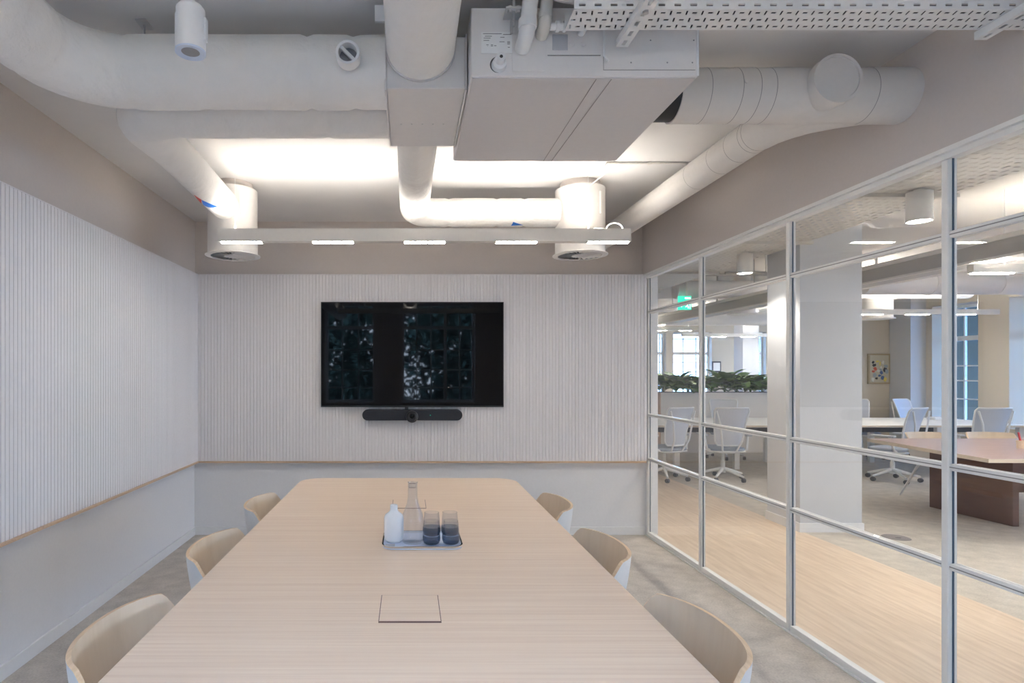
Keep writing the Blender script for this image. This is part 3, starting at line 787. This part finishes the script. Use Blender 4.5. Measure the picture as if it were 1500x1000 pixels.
# office walls
XW = 9.4; SILL = .62; HEAD = 2.68
b = MB(); wins = [(9.65-1.35*k, 10.50-1.35*k) for k in range(9)]
edges = [-2.2]+[e for w_ in wins[::-1] for e in w_]+[11.1]
for i in range(0, len(edges), 2):
    if edges[i+1] > edges[i]: b.box(XW, XW+.4, edges[i], edges[i+1], 0, OC)
for a, c in wins:
    b.box(XW, XW+.4, a, c, 0, SILL); b.box(XW, XW+.4, a, c, HEAD, OC)
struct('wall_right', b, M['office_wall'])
struct('column', MB().box(9.12, 9.399, 10.62, 11.09, 0, OC), M['pillar'])
struct('wall_far', MB().box(7.15, XW+.4, 11.1, 11.3, 0, OC), M['office_wall'])
M['officeglass'] = glass('dimming_office_window_glass', (.52, .66, .80), 1.45)  # blue tint added to dim the overbright outdoor view
def owin(n, a, c, z0=SILL, z1=HEAD, x=XW+.30, far=False):
    w = sempty('window_%d' % n)
    def bx(mb, u0, u1, d0, d1, z0_, z1_):
        return mb.box(d0, d1, u0, u1, z0_, z1_) if not far else mb.box(u0, u1, d0, d1, z0_, z1_)
    f = MB()
    bx(f, a, a+.05, x, x+.06, z0, z1); bx(f, c-.05, c, x, x+.06, z0, z1); bx(f, a+.05, c-.05, x, x+.06, z0, z0+.06); bx(f, a+.05, c-.05, x, x+.06, z1-.05, z1)
    bx(f, a+.05, c-.05, x, x+.06, z1-.62, z1-.54)
    part('window_frame', f, M['whitemetal'], w)
    g = MB(); n_ = 3
    for i in range(1, n_):
        u = a+(c-a)*i/n_; bx(g, u-.012, u+.012, x+.01, x+.05, z0+.06, z1-.62); bx(g, u-.012, u+.012, x+.01, x+.05, z1-.54, z1-.05)
    for z in (z0+.42, z0+.74, z0+1.0, z1-.18): bx(g, a+.05, c-.05, x+.012, x+.048, z-.011, z+.011)
    part('glazing_bars', g, M['whitemetal'], w)
    pn = MB(); bx(pn, a+.05, c-.05, x+.028, x+.032, z0+.06, z1-.05); part('pane', pn, M['officeglass'], w)
for k, (a, c) in enumerate(wins[:6]): owin(4+k, a, c)
# far wall with windows at y=16
fw = [(6.75, 7.05), (7.25, 8.30), (9.15, 9.78)]
b = MB(); ed = [2.3]+[e for w_ in fw for e in w_]+[12.2]
for i in range(0, len(ed), 2): b.box(ed[i], ed[i+1], 16.0, 16.3, 0, OC)
for a, c in fw: b.box(a, c, 16.0, 16.3, 0, .8).box(a, c, 16.0, 16.3, 2.62, OC)
struct('wall_far', b, M['office_wall'])
for k, (a, c) in enumerate(fw): owin(10+k, a, c, .8, 2.62, 16.15, True)
struct('wall_left', MB().box(2.26, 2.30, YB+.2, 16, 0, OC), M['office_wall'])
struct('wall_front', MB().box(2.30, 12.2, -2.4, -2.2, 0, OC), M['office_wall'])
struct('wall_right', MB().box(12.0, 12.2, 11.3, 16, 0, OC), M['office_wall'])
struct('column', MB().box(8.35, 8.75, 14.6, 15.0, 0, OC), M['pillar'])

M['boxgrey'] = mat('floor_box_grey', (.27, .25, .25), .9, spec=.1)
# floor box disc
t = thing('floor_box', 'round grey floor socket cover set in the office carpet', 'floor box', (4.42, 5.30, 0))
part('cover', MB().lathe([(.0, .004), (.100, .004), (.108, .0)], 40, (4.42, 5.30, 0)), M['boxgrey'], t)
part('handle', MB().box(4.40, 4.44, 5.27, 5.285, .004, .006), M['darkgrey'], t)

# corridor perforated tray above the walkway
t = thing('cable_tray', 'wide perforated cable tray running over the wooden walkway beyond the glass', 'cable tray', (3.35, 5, 2.68))
def perf_y(x0, x1, nx, y0, y1, ny, z):
    mb = MB(); dx = (x1-x0)/nx; dy = (y1-y0)/ny
    for i in range(nx):
        for j in range(ny):
            a, b_, c, d = x0+i*dx, x0+(i+1)*dx, y0+j*dy, y0+(j+1)*dy; k = (i+j) % 2
            hw, hd = (.30*dx, .14*dy) if k else (.16*dx, .32*dy); mx, m2 = (a+b_)/2, (c+d)/2
            mb.add([(a, c, z), (b_, c, z), (b_, d, z), (a, d, z), (mx-hw, m2-hd, z), (mx+hw, m2-hd, z), (mx+hw, m2+hd, z), (mx-hw, m2+hd, z)], [(0, 1, 5, 4), (1, 2, 6, 5), (2, 3, 7, 6), (3, 0, 4, 7)])
    return mb
solid(part('tray_base', perf_y(3.05, 3.62, 9, 1.0, 10.0, 130, 2.68), M['traypaint'], t, smooth=0))
part('tray_side', MB().box(3.048, 3.05, 1, 10, 2.68, 2.74), M['traypaint'], t)
part('tray_side', MB().box(3.62, 3.622, 1, 10, 2.68, 2.74), M['traypaint'], t)
for y in (2.2, 3.9, 5.3, 6.9, 8.5):
    part('hanger_rod', MB().tube([(3.03, y, 2.66), (3.03, y, OC)], .006, 8), M['steel'], t)
    part('cross_bar', MB().box(3.02, 3.66, y-.02, y+.02, 2.655, 2.679), M['traypaint'], t)

# grey trunk running along y above the desks
t = thing('cable_trunking', 'grey ledged cable trunking hanging above the office desks', 'trunking', (5.1, 9, 2.5))
part('trunk_body', MB().box(4.95, 5.20, 3.0, 15.5, 2.46, 2.62), M['trunk'], t)
part('trunk_edge', MB().box(4.93, 4.95, 3.0, 15.5, 2.60, 2.64), M['offwhite'], t)
part('trunk_edge', MB().box(4.93, 4.95, 3.0, 15.5, 2.45, 2.47), M['offwhite'], t)
for y in (4.2, 6.8, 9.6, 12.2): part('hanger_rod', MB().tube([(5.07, y, 2.62), (5.07, y, OC)], .012, 8), M['trunk'], t)
solid(part('perforated_plate', perf_y(5.4, 5.62, 4, 3.0, 7.2, 50, 2.52), M['offwhite'], t, smooth=0))

# cross ducts and beams
def hduct(x0, x1, y, z, r, label, m='duct_grey', seams=True):
    t = thing('round_duct', label, 'duct', ((x0+x1)/2, y, z))
    part('duct_body', MB().tube([(x0, y, z), (x1, y, z)], r, 32), M[m], t, smooth=60)
    for k in range(1, 4):
        xx = x0+(x1-x0)*k/4; part('band', MB().tube([(xx-.01, y, z), (xx+.01, y, z)], r+.006, 32), M[m], t)
hduct(5.9, 9.35, 7.6, 2.66, .15, 'thick grey round duct crossing the office towards the window wall')
hduct(4.2, 8.8, 9.2, 2.80, .14, 'long grey round duct crossing behind the trunking above the planter')
hduct(4.6, 11.5, 13.2, 2.72, .15, 'distant grey round duct crossing near the far windows')
struct('trim_3', MB().box(3.8, 12.0, 10.7, 11.0, 2.86, OC), M['ceiling'])

def opipe(pts, r, lab, m='trunk'):
    t = thing('conduit', lab, 'conduit', pts[0], group='thin conduits below the office ceiling')
    part('conduit_run', MB().tube(bend(pts, .06, 6), r, 10), M[m], t, smooth=60)
    a_, b2 = Vector(pts[0]), Vector(pts[1])
    for k in (.25, .5, .75):
        q = a_.lerp(b2, k); part('hanger', MB().tube([q, (q.x, q.y, OC)], .006, 6), M[m], t)
opipe([(3.9, 8.0, 2.83), (6.4, 8.0, 2.83), (6.4, 8.0, OC)], .016, 'thin conduit crossing the office ceiling in front of the long grey duct')
opipe([(3.9, 7.2, 2.72), (4.9, 7.2, 2.72), (4.9, 12.5, 2.72)], .018, 'thin conduit turning along the trunking beside the exit sign')
opipe([(4.45, 5.2, 2.62), (4.45, 14.5, 2.62), (4.45, 14.5, OC)], .022, 'slightly thicker conduit running back beside the trunking')
# cylindrical downlights
def down(x, y, lab):
    t = thing('cylinder_downlight', lab, 'downlight', (x, y, 2.47), group='cylinder downlights along the walkway')
    part('housing', MB().lathe([(.060, 2.475), (.070, 2.47), (.070, 2.66), (0, 2.66)], 36, (x, y, 0)), M['offwhite'], t)
    part('lens', MB().lathe([(0, 2.4725), (.059, 2.4725), (.059, 2.474)], 32, (x, y, 0)), M['lamp'], t)
    part('stem', MB().tube([(x, y, 2.66), (x, y, 2.68)], .03, 16), M['offwhite'], t)
    l = bpy.data.lights.new('downlight_lamp', 'SPOT'); l.energy = 32; l.spot_size = 2.2; l.spot_blend = .6; l.shadow_soft_size = .05; l.color = (1, .93, .84)
    lo_ = bpy.data.objects.new('downlight_lamp', l); C.objects.link(lo_); lo_.location = (x, y, 2.468)
down(3.32, 3.8, 'white cylinder downlight seen through the upper panes nearest the camera')
down(3.32, 5.77, 'white cylinder downlight over the walkway beside the column')

# office pendants
def opend(x0, x1, y, lab, z=2.36, segs=4, rot=False):
    t = thing('linear_pendant_light', lab, 'pendant light', ((x0+x1)/2, y, z), group='linear pendants in the office')
    part('housing', MB().box(x0, x1, y-.03, y+.03, z, z+.075), M['offwhite'], t)
    p = (x1-x0)/segs
    for i in range(segs):
        part('led_lens', MB().box(x0+i*p+.02, x0+i*p+.02+p*.45, y-.028, y+.028, z-.006, z), M['led_off'], t)
    part('uplight_lens', MB().box(x0+.03, x1-.03, y-.02, y+.02, z+.0745, z+.0755), M['uplight_office'], t)
    for x in (x0+.3, x1-.3): part('suspension_wire', MB().tube([(x, y, z+.075), (x, y, OC)], .002, 6), M['whitemetal'], t)
opend(6.0, 8.74, 8.67, 'long white linear pendant above the desks beyond the column')
opend(4.0, 6.0, 11.9, 'long white linear pendant behind the planter')
opend(6.5, 9.3, 13.9, 'long white linear pendant near the far windows')
opend(4.3, 7.1, 3.2, 'unseen white linear pendant added to light the near office floor')  # out-of-view pendant, added to brighten the near office
opend(4.9, 7.9, 5.1, 'long white linear pendant over the brown table')

# plenum diffuser in office
x, y = 7.50, 9.35
t = thing('swirl_diffuser', 'round ceiling diffuser above the painting beyond the glass', 'air diffuser', (x, y, 2.35))
part('plenum', MB().lathe([(.20, 2.37), (.20, 2.80), (.12, 2.80), (.12, OC)], 40, (x, y, 0)), M['duct'], t)
part('flange', MB().lathe([(0, 2.352), (.23, 2.352), (.23, 2.366), (.20, 2.37)], 40, (x, y, 0)), M['duct'], t)
x, y = 5.45, 9.55
t = thing('swirl_diffuser', 'round ceiling diffuser above the planter beyond the glass', 'air diffuser', (x, y, 2.42))
part('plenum', MB().lathe([(.19, 2.47), (.19, 2.62), (.12, 2.62), (.12, OC)], 40, (x, y, 0)), M['duct'], t)
part('flange', MB().lathe([(0, 2.452), (.22, 2.452), (.22, 2.466), (.19, 2.47)], 40, (x, y, 0)), M['duct'], t)

# exit sign
ex, ey, ez = 4.25, 9.0, 2.57
t = thing('exit_sign', 'green emergency exit sign with running figure hanging in the office', 'exit sign', (ex, ey, ez))
part('sign_plate', MB().box(ex-.1, ex+.1, ey-.012, ey+.012, ez-.105, ez+.105), M['green'], t)
a = MB(); yy = ey-.013
a.add([(ex-.085, yy, ez-.03), (ex-.045, yy, ez+.012), (ex-.045, yy, ez-.015), (ex-.01, yy, ez-.015), (ex-.01, yy, ez-.045), (ex-.045, yy, ez-.045), (ex-.045, yy, ez-.072)], [(0, 6, 5, 4, 3, 2, 1)])
part('arrow', a, M['signwhite'], t, label='white arrow pointing left')
a = MB(); yy = ey-.0145
for p0, p1, w_ in (((.048, -.005), (.036, -.04), .018), ((.036, -.04), (.055, -.062), .010), ((.055, -.062), (.048, -.085), .010), ((.036, -.04), (.018, -.06), .010), ((.018, -.06), (.006, -.062), .009), ((.047, -.006), (.068, -.025), .007), ((.045, -.008), (.024, -.012), .007), ((.024, -.012), (.016, -.028), .007)):
    a.obox((ex+p0[0], yy, ez+p0[1]), (ex+p1[0], yy, ez+p1[1]), .002, w_, up=(0, 0, 1))
a.lathe([(0, yy-.001), (.009, yy)], 14, (ex+.052, 0, ez+.014), axis='y')
a.box(ex+.074, ex+.082, yy, yy+.001, ez-.09, ez+.03)
part('running_figure', a, M['signwhite'], t, label='white running figure')
a = MB().box(ex+.0, ex+.085, ey-.0145, ey-.0125, ez+.06, ez+.085); part('upper_mark', a, M['signwhite'], t)
part('drop_rod', MB().tube([(ex+.03, ey, ez+.105), (ex+.03, ey, OC)], .012, 10), M['offwhite'], t)

# planter and plants
t = thing('long_planter', 'long greige planter box behind the white desks', 'planter', (5.9, 11.2, 0))
ZT = 1.137
part('planter_box', MB().box(4.75, 7.10, 11.0, 11.015, 0, ZT).box(4.75, 7.10, 11.34, 11.355, 0, ZT).box(7.085, 7.10, 11.015, 11.34, 0, ZT), M['planter'], t)
part('end_panel', MB().box(4.72, 4.75, 11.0, 11.355, 0, ZT), M['planterend'], t, label='brown oak end')
part('rim', MB().box(4.72, 7.10, 10.99, 11.0, ZT-.008, ZT+.006), M['darkgrey'], t)
part('soil_bed', MB().box(4.75, 7.085, 11.015, 11.34, 1.05, 1.09), M['soil'], t)
def plant_mesh(seed, H=.46):
    r = random.Random(seed); mb = MB(); n = 30
    for k in range(n):
        az = 2*PI*k/n*2.4+r.uniform(-.4, .4); el = r.uniform(.7, 1.5); L = H*r.uniform(.7, 1.25); W = .08*r.uniform(.8, 1.4)
        d = Vector((math.cos(az), math.sin(az), 0)); sd = Vector((-math.sin(az), math.cos(az), 0))
        p = Vector((0, 0, r.uniform(0, .06))); ang = el; seg = 9; prev = None; vs = []; fs = []
        for i in range(seg+1):
            s = i/seg
            ww = .005 if s < .32 else W*math.sin(PI*min(1, (s-.32)/.68))**.7+.002
            up = (d*-math.sin(ang)+Vector((0, 0, 1))*math.cos(ang))
            vs += [p-sd*ww+up*ww*.35, p, p+sd*ww+up*ww*.35]
            p = p+(d*math.cos(ang)+Vector((0, 0, 1))*math.sin(ang))*L/seg; ang -= r.uniform(.10, .22)
        for i in range(seg):
            a_ = i*3; fs += [(a_, a_+1, a_+4, a_+3), (a_+1, a_+2, a_+5, a_+4)]
        mb.add(vs, fs, 0 if r.random() < .72 else 1)
    return mb
pms = [plant_mesh(s).mesh('foliage_plant', [M['leaf'], M['leaf2']], smooth=60) for s in range(4)]
for k in range(9):
    o = bpy.data.objects.new('foliage_plant', pms[k % 4]); C.objects.link(o)
    o.location = (4.86+k*.235, 11.18+random.uniform(-.05, .05), 1.09); o.rotation_euler = (0, 0, random.uniform(0, 6)); s = random.uniform(.95, 1.15); o.scale = (s, s, s)
    o['label'] = 'dark green broad-leaved plant growing in the long planter behind the desks'; o['category'] = 'plant'; o['group'] = 'foliage plants in the long planter'

# desks
def desk(x0, x1, y0, y1, label, legs, z=.735):
    t = thing('bench_desk', label, 'desk', ((x0+x1)/2, (y0+y1)/2, 0))
    part('desktop', MB().box(x0, x1, y0, y1, z-.028, z), [M['desk']], t, bevel=.003)
    part('edge_band', MB().box(x0, x1, y0-.004, y0, z-.026, z-.002), M['deskoak'], t, label='pale oak front edge')
    for x, y in legs: part('leg', MB().box(x-.04, x+.04, y-.03, y+.03, 0, z-.028), M['whitemetal'], t, bevel=.004)
    part('cable_basket', MB().box(x0+.3, x1-.3, (y0+y1)/2-.12, (y0+y1)/2+.12, z-.16, z-.09), M['darkgrey'], t)
    part('under_beam', MB().box(x0+.1, x1-.1, (y0+y1)/2-.03, (y0+y1)/2+.03, z-.075, z-.028), M['whitemetal'], t)
desk(3.10, 6.15, 8.45, 9.95, 'pale bench desk in front of the long planter', [(3.92, 8.56), (5.10, 9.1), (6.0, 9.8), (3.3, 9.8)])
desk(6.30, 9.05, 8.45, 9.95, 'white bench desk by the windows right of the column', [(6.5, 8.56), (7.75, 8.56), (8.95, 8.56), (7.75, 9.8)])

# task chairs
def make_task():
    t = thing('task_chair', 'x', 'office chair', (0, 0, 0))
    base = MB()
    for k in range(5):
        a = 2*PI*k/5+.3; c, s = math.cos(a), math.sin(a)
        base.tube([(c*.03, s*.03, .15), (c*.16, s*.16, .115), (c*.30, s*.30, .075)], [.026, .020, .014], 10)
    base.lathe([(.035, .10), (.035, .17)], 16)
    part('star_base', base, M['whitemetal'], t, smooth=60)
    for k in range(5):
        a = 2*PI*k/5+.3; c, s = math.cos(a), math.sin(a)
        w_ = MB().lathe([(0, -.022), (.026, -.022), (.030, -.016), (.030, .016), (.026, .022), (0, .022)], 18, (c*.30, s*.30, .030), axis='x')
        part('caster', w_, M['darkgrey'], t)
    part('gas_column', MB().lathe([(.028, .17), (.028, .26), (.018, .26), (.018, .40)], 16), M['whitemetal'], t)
    part('seat_support', MB().box(-.10, .10, -.16, .14, .385, .415), M['whitemetal'], t, bevel=.01)
    P = rrect(-.23, .23, -.22, .22, .09)
    part('seat', MB().prism(P, .42, .465), M['seatfab'], t, bevel=.015)
    part('seat_rim', MB().prism(rrect(-.24, .24, -.23, .23, .10), .408, .422), M['whitemetal'], t, bevel=.004)
    # back : trapezoid frame leaning back
    def bp(u, v):    # u -1..1, v 0..1
        w_ = .17+.055*v; y = -.235-.10*v*v-.02*v+.05*u*u; z = .50+.52*v
        return Vector((u*w_, y, z))
    loop = [bp(u, 1) for u in (-.9, -.5, 0, .5, .9)]+[bp(1, v) for v in (.93, .7, .4, .1)]+[bp(u, 0) for u in (.85, .4, 0, -.4, -.85)]+[bp(-1, v) for v in (.1, .4, .7, .93)]
    part('backrest_frame', MB().tube(loop+[loop[0]], .011, 8), M['whitemetal'], t, smooth=60)
    vs = []; fs = []; nu, nv = 10, 10
    for j in range(nv+1):
        for i in range(nu+1): vs.append(bp(-.97+1.94*i/nu, .02+.96*j/nv))
    for j in range(nv):
        for i in range(nu): a = j*(nu+1)+i; fs.append((a, a+1, a+nu+2, a+nu+1))
    o = part('back_mesh', MB().add(vs, fs), M['mesh'], t, smooth=60); solid(o, .006)
    for sg in (-1, 1):
        part('back_stay', MB().tube([(sg*.21, -.33, .98), (sg*.16, -.33, .80), (sg*.13, -.31, .58), (sg*.09, -.22, .42)], .012, 8), M['whitemetal'], t, smooth=60)
        part('arm_support', MB().tube([(sg*.10, -.16, .40), (sg*.26, -.14, .44), (sg*.285, -.10, .62)], .016, 10), M['whitemetal'], t, smooth=60)
        part('arm_pad', MB().box(sg*.285-.04, sg*.285+.04, -.16, .12, .62, .648), M['lightgrey'], t, bevel=.01)
    return t
tc_ = make_task()
GO = 'white mesh task chairs at the office desks'
tcs = [(4.42, 8.22, -.12, 'white mesh task chair with its back to the room, in front of the planter'),
       (3.60, 8.22, .35, 'white mesh task chair nearest the fluted panel edge, cut by the glass frame'),
       (6.72, 8.12, .45, 'white mesh task chair just right of the column'),
       (7.90, 8.15, -.12, 'white mesh task chair behind the brown table near the window'),
       (5.55, 10.25, PI-.4, 'grey seated task chair on the planter side of the pale desk'),
       (9.05-.05, 10.28, PI+.35, 'white task chair tipped back on the far side of the window desk'),
       (7.98, 10.30, PI-.3, 'white task chair on the far side of the window desk beside the column')]
for i, (x, y, rz, lb) in enumerate(tcs):
    if i == 0: tc_.location = (x, y, 0); tc_.rotation_euler = (0, 0, rz); tc_['label'] = lb; tc_['group'] = GO
    else: dup(tc_, (x, y, 0), rz, lb, GO)

# small things on the window desk
for i, (x, y, lb) in enumerate([(8.62, 9.55, 'white box lying on the window desk beside the tipped-back chair'), (8.80, 8.75, 'white box lying on the right end of the window desk')]):
    solo('white_box', MB().prism(rrect(x-.10, x+.10, y-.08, y+.08, .02), .7355, .775), M['white'], lb, 'box', (x, y, .7355), bevel=.006)

# brown table
t = thing('brown_table', 'reddish-brown angular meeting table in the office beyond the glass', 'table', (6.5, 5.9, 0))
P = [(5.06, 5.10), (8.6, 5.10), (8.9, 5.9), (8.6, 6.72), (5.27, 6.72)]
o = part('tabletop', MB().prism(P, .705, .74), [M['browntop'], M['deskoak']], t)
for p_ in o.data.polygons:
    if abs(p_.normal.z) < .5: p_.material_index = 1
part('end_panel', MB().prism([(5.87, 5.68), (5.93, 5.68), (5.87, 6.52), (5.81, 6.52)], 0, .705), M['brown'], t)
part('end_panel', MB().box(8.0, 8.06, 5.68, 6.52, 0, .705), M['brown'], t)
part('modesty_panel', MB().box(5.93, 8.0, 6.08, 6.12, .25, .705), M['brown'], t)
# chairs behind brown table: same tub type
dup(tub, (6.28, 7.0, 0), PI+.15, 'oak-lined tub chair on the far side of the brown table, left', 'tub chairs at the brown table')
dup(tub, (7.05, 7.0, 0), PI-.15, 'oak-lined tub chair on the far side of the brown table, right', 'tub chairs at the brown table')
t = thing('pencil_cup', 'small tan cup with a red pencil on the brown table', 'cup', (6.10, 5.82, .74))
part('cup', MB().lathe([(0, .74), (.035, .74), (.04, .82), (.036, .82), (.032, .75), (0, .75)], 24, (6.10, 5.82, 0)), M['deskoak'], t)
part('pencil', MB().obox((6.105, 5.82, .752), (6.06, 5.81, .90), .012, .012), M['red'], t)

# painting
px, pz = 8.91, 1.575; yy = 11.1
t = thing('framed_painting', 'small framed abstract painting on the beige office wall', 'painting', (px, yy-.02, pz))
part('frame', MB().box(px-.205, px+.205, yy-.035, yy, pz-.285, pz+.285), M['artframe'], t, bevel=.004)
part('canvas', MB().box(px-.175, px+.175, yy-.038, yy-.035, pz-.255, pz+.255), M['canvas'], t)
def blob(cx_, cz_, rx, rz_, m_, seed, k):
    r = random.Random(seed); n = 14
    P = [(px+cx_+rx*math.cos(2*PI*i/n)*r.uniform(.6, 1.2), pz+cz_+rz_*math.sin(2*PI*i/n)*r.uniform(.6, 1.2)) for i in range(n)]
    part('paint_shape', MB().prism(P, yy-.0385-k*.0006, yy-.038, plane='xz'), M[m_], t)
rp_ = random.Random(3); cols = ['artyel', 'artpale', 'artblue', 'artgrey', 'artred', 'artpale', 'artdark', 'artgrey']
M['artpale'] = mat('painting_pale', (.70, .70, .66), .8); M['artgrey'] = mat('painting_grey_blue', (.34, .40, .46), .8)
k = 0
for cx_, cz_, m_ in [(.03, .02, 'artpale'), (.07, .12, 'artpale'), (-.04, .14, 'artyel'), (.01, .10, 'artyel'), (-.12, .12, 'artdark'), (-.10, .07, 'artdark'), (-.08, .0, 'artred'), (-.12, -.05, 'artred'), (-.09, -.12, 'artgrey'), (.03, -.07, 'artblue'), (.0, -.13, 'artblue'), (.06, -.17, 'artblue'), (-.06, -.18, 'artdark'), (.12, .05, 'artgrey'), (.10, -.02, 'artdark'), (.13, -.05, 'artgrey'), (.10, -.20, 'artyel'), (-.13, -.20, 'artpale'), (-.03, -.04, 'artpale'), (.02, -.02, 'artgrey')]:
    k += 1; blob(cx_, cz_, rp_.uniform(.018, .042), rp_.uniform(.02, .05), m_, k*7, k)
px2 = 8.42
t = thing('framed_picture', 'tiny dark framed picture on the far wall above the plants', 'picture', (px2, 15.98, 1.67))
part('frame', MB().box(px2-.12, px2+.12, 15.97, 16.0, 1.52, 1.82), M['artdark'], t)
part('print', MB().box(px2-.09, px2+.09, 15.966, 15.97, 1.56, 1.78), M['label'], t)

# ============================================================ OUTSIDE
struct('ground', MB().box(-40, 60, -45, 60, -4.2, -4.0), M['pavement'])
t = thing('facade_building', 'blue-grey building seen through the office windows', 'building', (24, 22, -4))
part('wall', MB().box(22, 28, 8, 40, -4, 4.6), M['facade'], t)
for j in range(3):
    for i in range(9):
        part('window', MB().box(21.95, 22, 9+i*3.3, 10.6+i*3.3, -2.6+j*2.6, -.9+j*2.6), M['facadewin'], t)
def tree(x, y, h, seed, lab):
    t = thing('leafy_tree', lab, 'tree', (x, y, -4), group='trees outside the room windows')
    r = random.Random(seed)
    part('trunk', MB().tube([(x, y, -4), (x+.1, y, -1), (x-.05, y+.1, h*.5)], [.22, .16, .08], 10), M['bark'], t)
    mb = MB()
    cl = [(x+r.uniform(-1.1, 1.1), y+r.uniform(-1.2, 1.2), r.uniform(-1.5, h)) for _ in range(88)]
    for c in cl:
        for _ in range(110):
            p = Vector(c)+Vector((r.gauss(0, .42), r.gauss(0, .42), r.gauss(0, .34)))
            a = Vector((r.uniform(-1, 1), r.uniform(-1, 1), r.uniform(-1, 1))).normalized(); b_ = a.orthogonal().normalized()
            s = r.uniform(.09, .16); mb.add([p-a*s, p-b_*s*.5, p+a*s, p+b_*s*.5], [(0, 1, 2, 3)])
    part('crown', mb, M['treeleaf'], t, smooth=0)
for i, (x, y, h) in enumerate([(-4.4, -6.8, 4.2), (-1.5, -6.8, 5.0), (1.4, -6.8, 4.4), (4.3, -6.8, 4.6)]):
    tree(x, y, h, 30+i, 'leafy green tree outside the windows, mirrored in the television')

# ============================================================ LIGHT
W = bpy.data.worlds.new('sky'); bpy.context.scene.world = W; W.use_nodes = True
nt = W.node_tree; bg = nt.nodes['Background']
tc = nt.nodes.new('ShaderNodeTexCoord'); sp = nt.nodes.new('ShaderNodeSeparateXYZ'); rp = nt.nodes.new('ShaderNodeValToRGB')
nt.links.new(tc.outputs['Generated'], sp.inputs[0]); nt.links.new(sp.outputs['Z'], rp.inputs['Fac']); nt.links.new(rp.outputs['Color'], bg.inputs['Color'])
rp.color_ramp.elements[0].position = 0; rp.color_ramp.elements[0].color = (.63, .75, .94, 1)
rp.color_ramp.elements[1].position = .6; rp.color_ramp.elements[1].color = (.42, .60, .95, 1)
bg.inputs['Strength'].default_value = 7

def area(name, loc, rot, sx_, sy_, power, col, portal=False):
    l = bpy.data.lights.new(name, 'AREA'); l.shape = 'RECTANGLE'; l.size = sx_; l.size_y = sy_; l.energy = power; l.color = col
    if portal: l.cycles.is_portal = True
    o = bpy.data.objects.new(name, l); C.objects.link(o); o.location = loc; o.rotation_euler = rot; return o
area('window_portal', (-1.14, YF-.26, 1.89), (PI/2, 0, 0), .98, 1.96, 1, (1, 1, 1), True)
area('window_portal', (.59, YF-.26, 1.89), (PI/2, 0, 0), 1.44, 1.96, 1, (1, 1, 1), True)
for a, c in wins[:9]:
    area('window_portal', (XW+.42, (a+c)/2, (SILL+HEAD)/2), (0, PI/2, 0), HEAD-SILL, c-a, 1, (1, 1, 1), True)
for a, c in fw:
    area('window_portal', ((a+c)/2, 16.32, 1.71), (-PI/2, 0, 0), c-a, 1.82, 1, (1, 1, 1), True)

# ============================================================ CAMERA
cam = bpy.data.cameras.new('camera'); co = bpy.data.objects.new('camera', cam); C.objects.link(co)
co.location = (0, 0, EYE); co.rotation_euler = (PI/2, 0, 0)
cam.sensor_width = 36; cam.lens = 857/1500*36
cam.shift_x = (750-598)/1500; cam.shift_y = (547-500)/1500
cam.clip_start = .05; cam.clip_end = 200
sc = bpy.context.scene; sc.camera = co
sc.view_settings.view_transform = 'Standard'; sc.view_settings.look = 'None'; sc.view_settings.gamma = 1
sc.view_settings.exposure = 1.62
sc.cycles.max_bounces = 12; sc.cycles.diffuse_bounces = 6; sc.cycles.transparent_max_bounces = 24
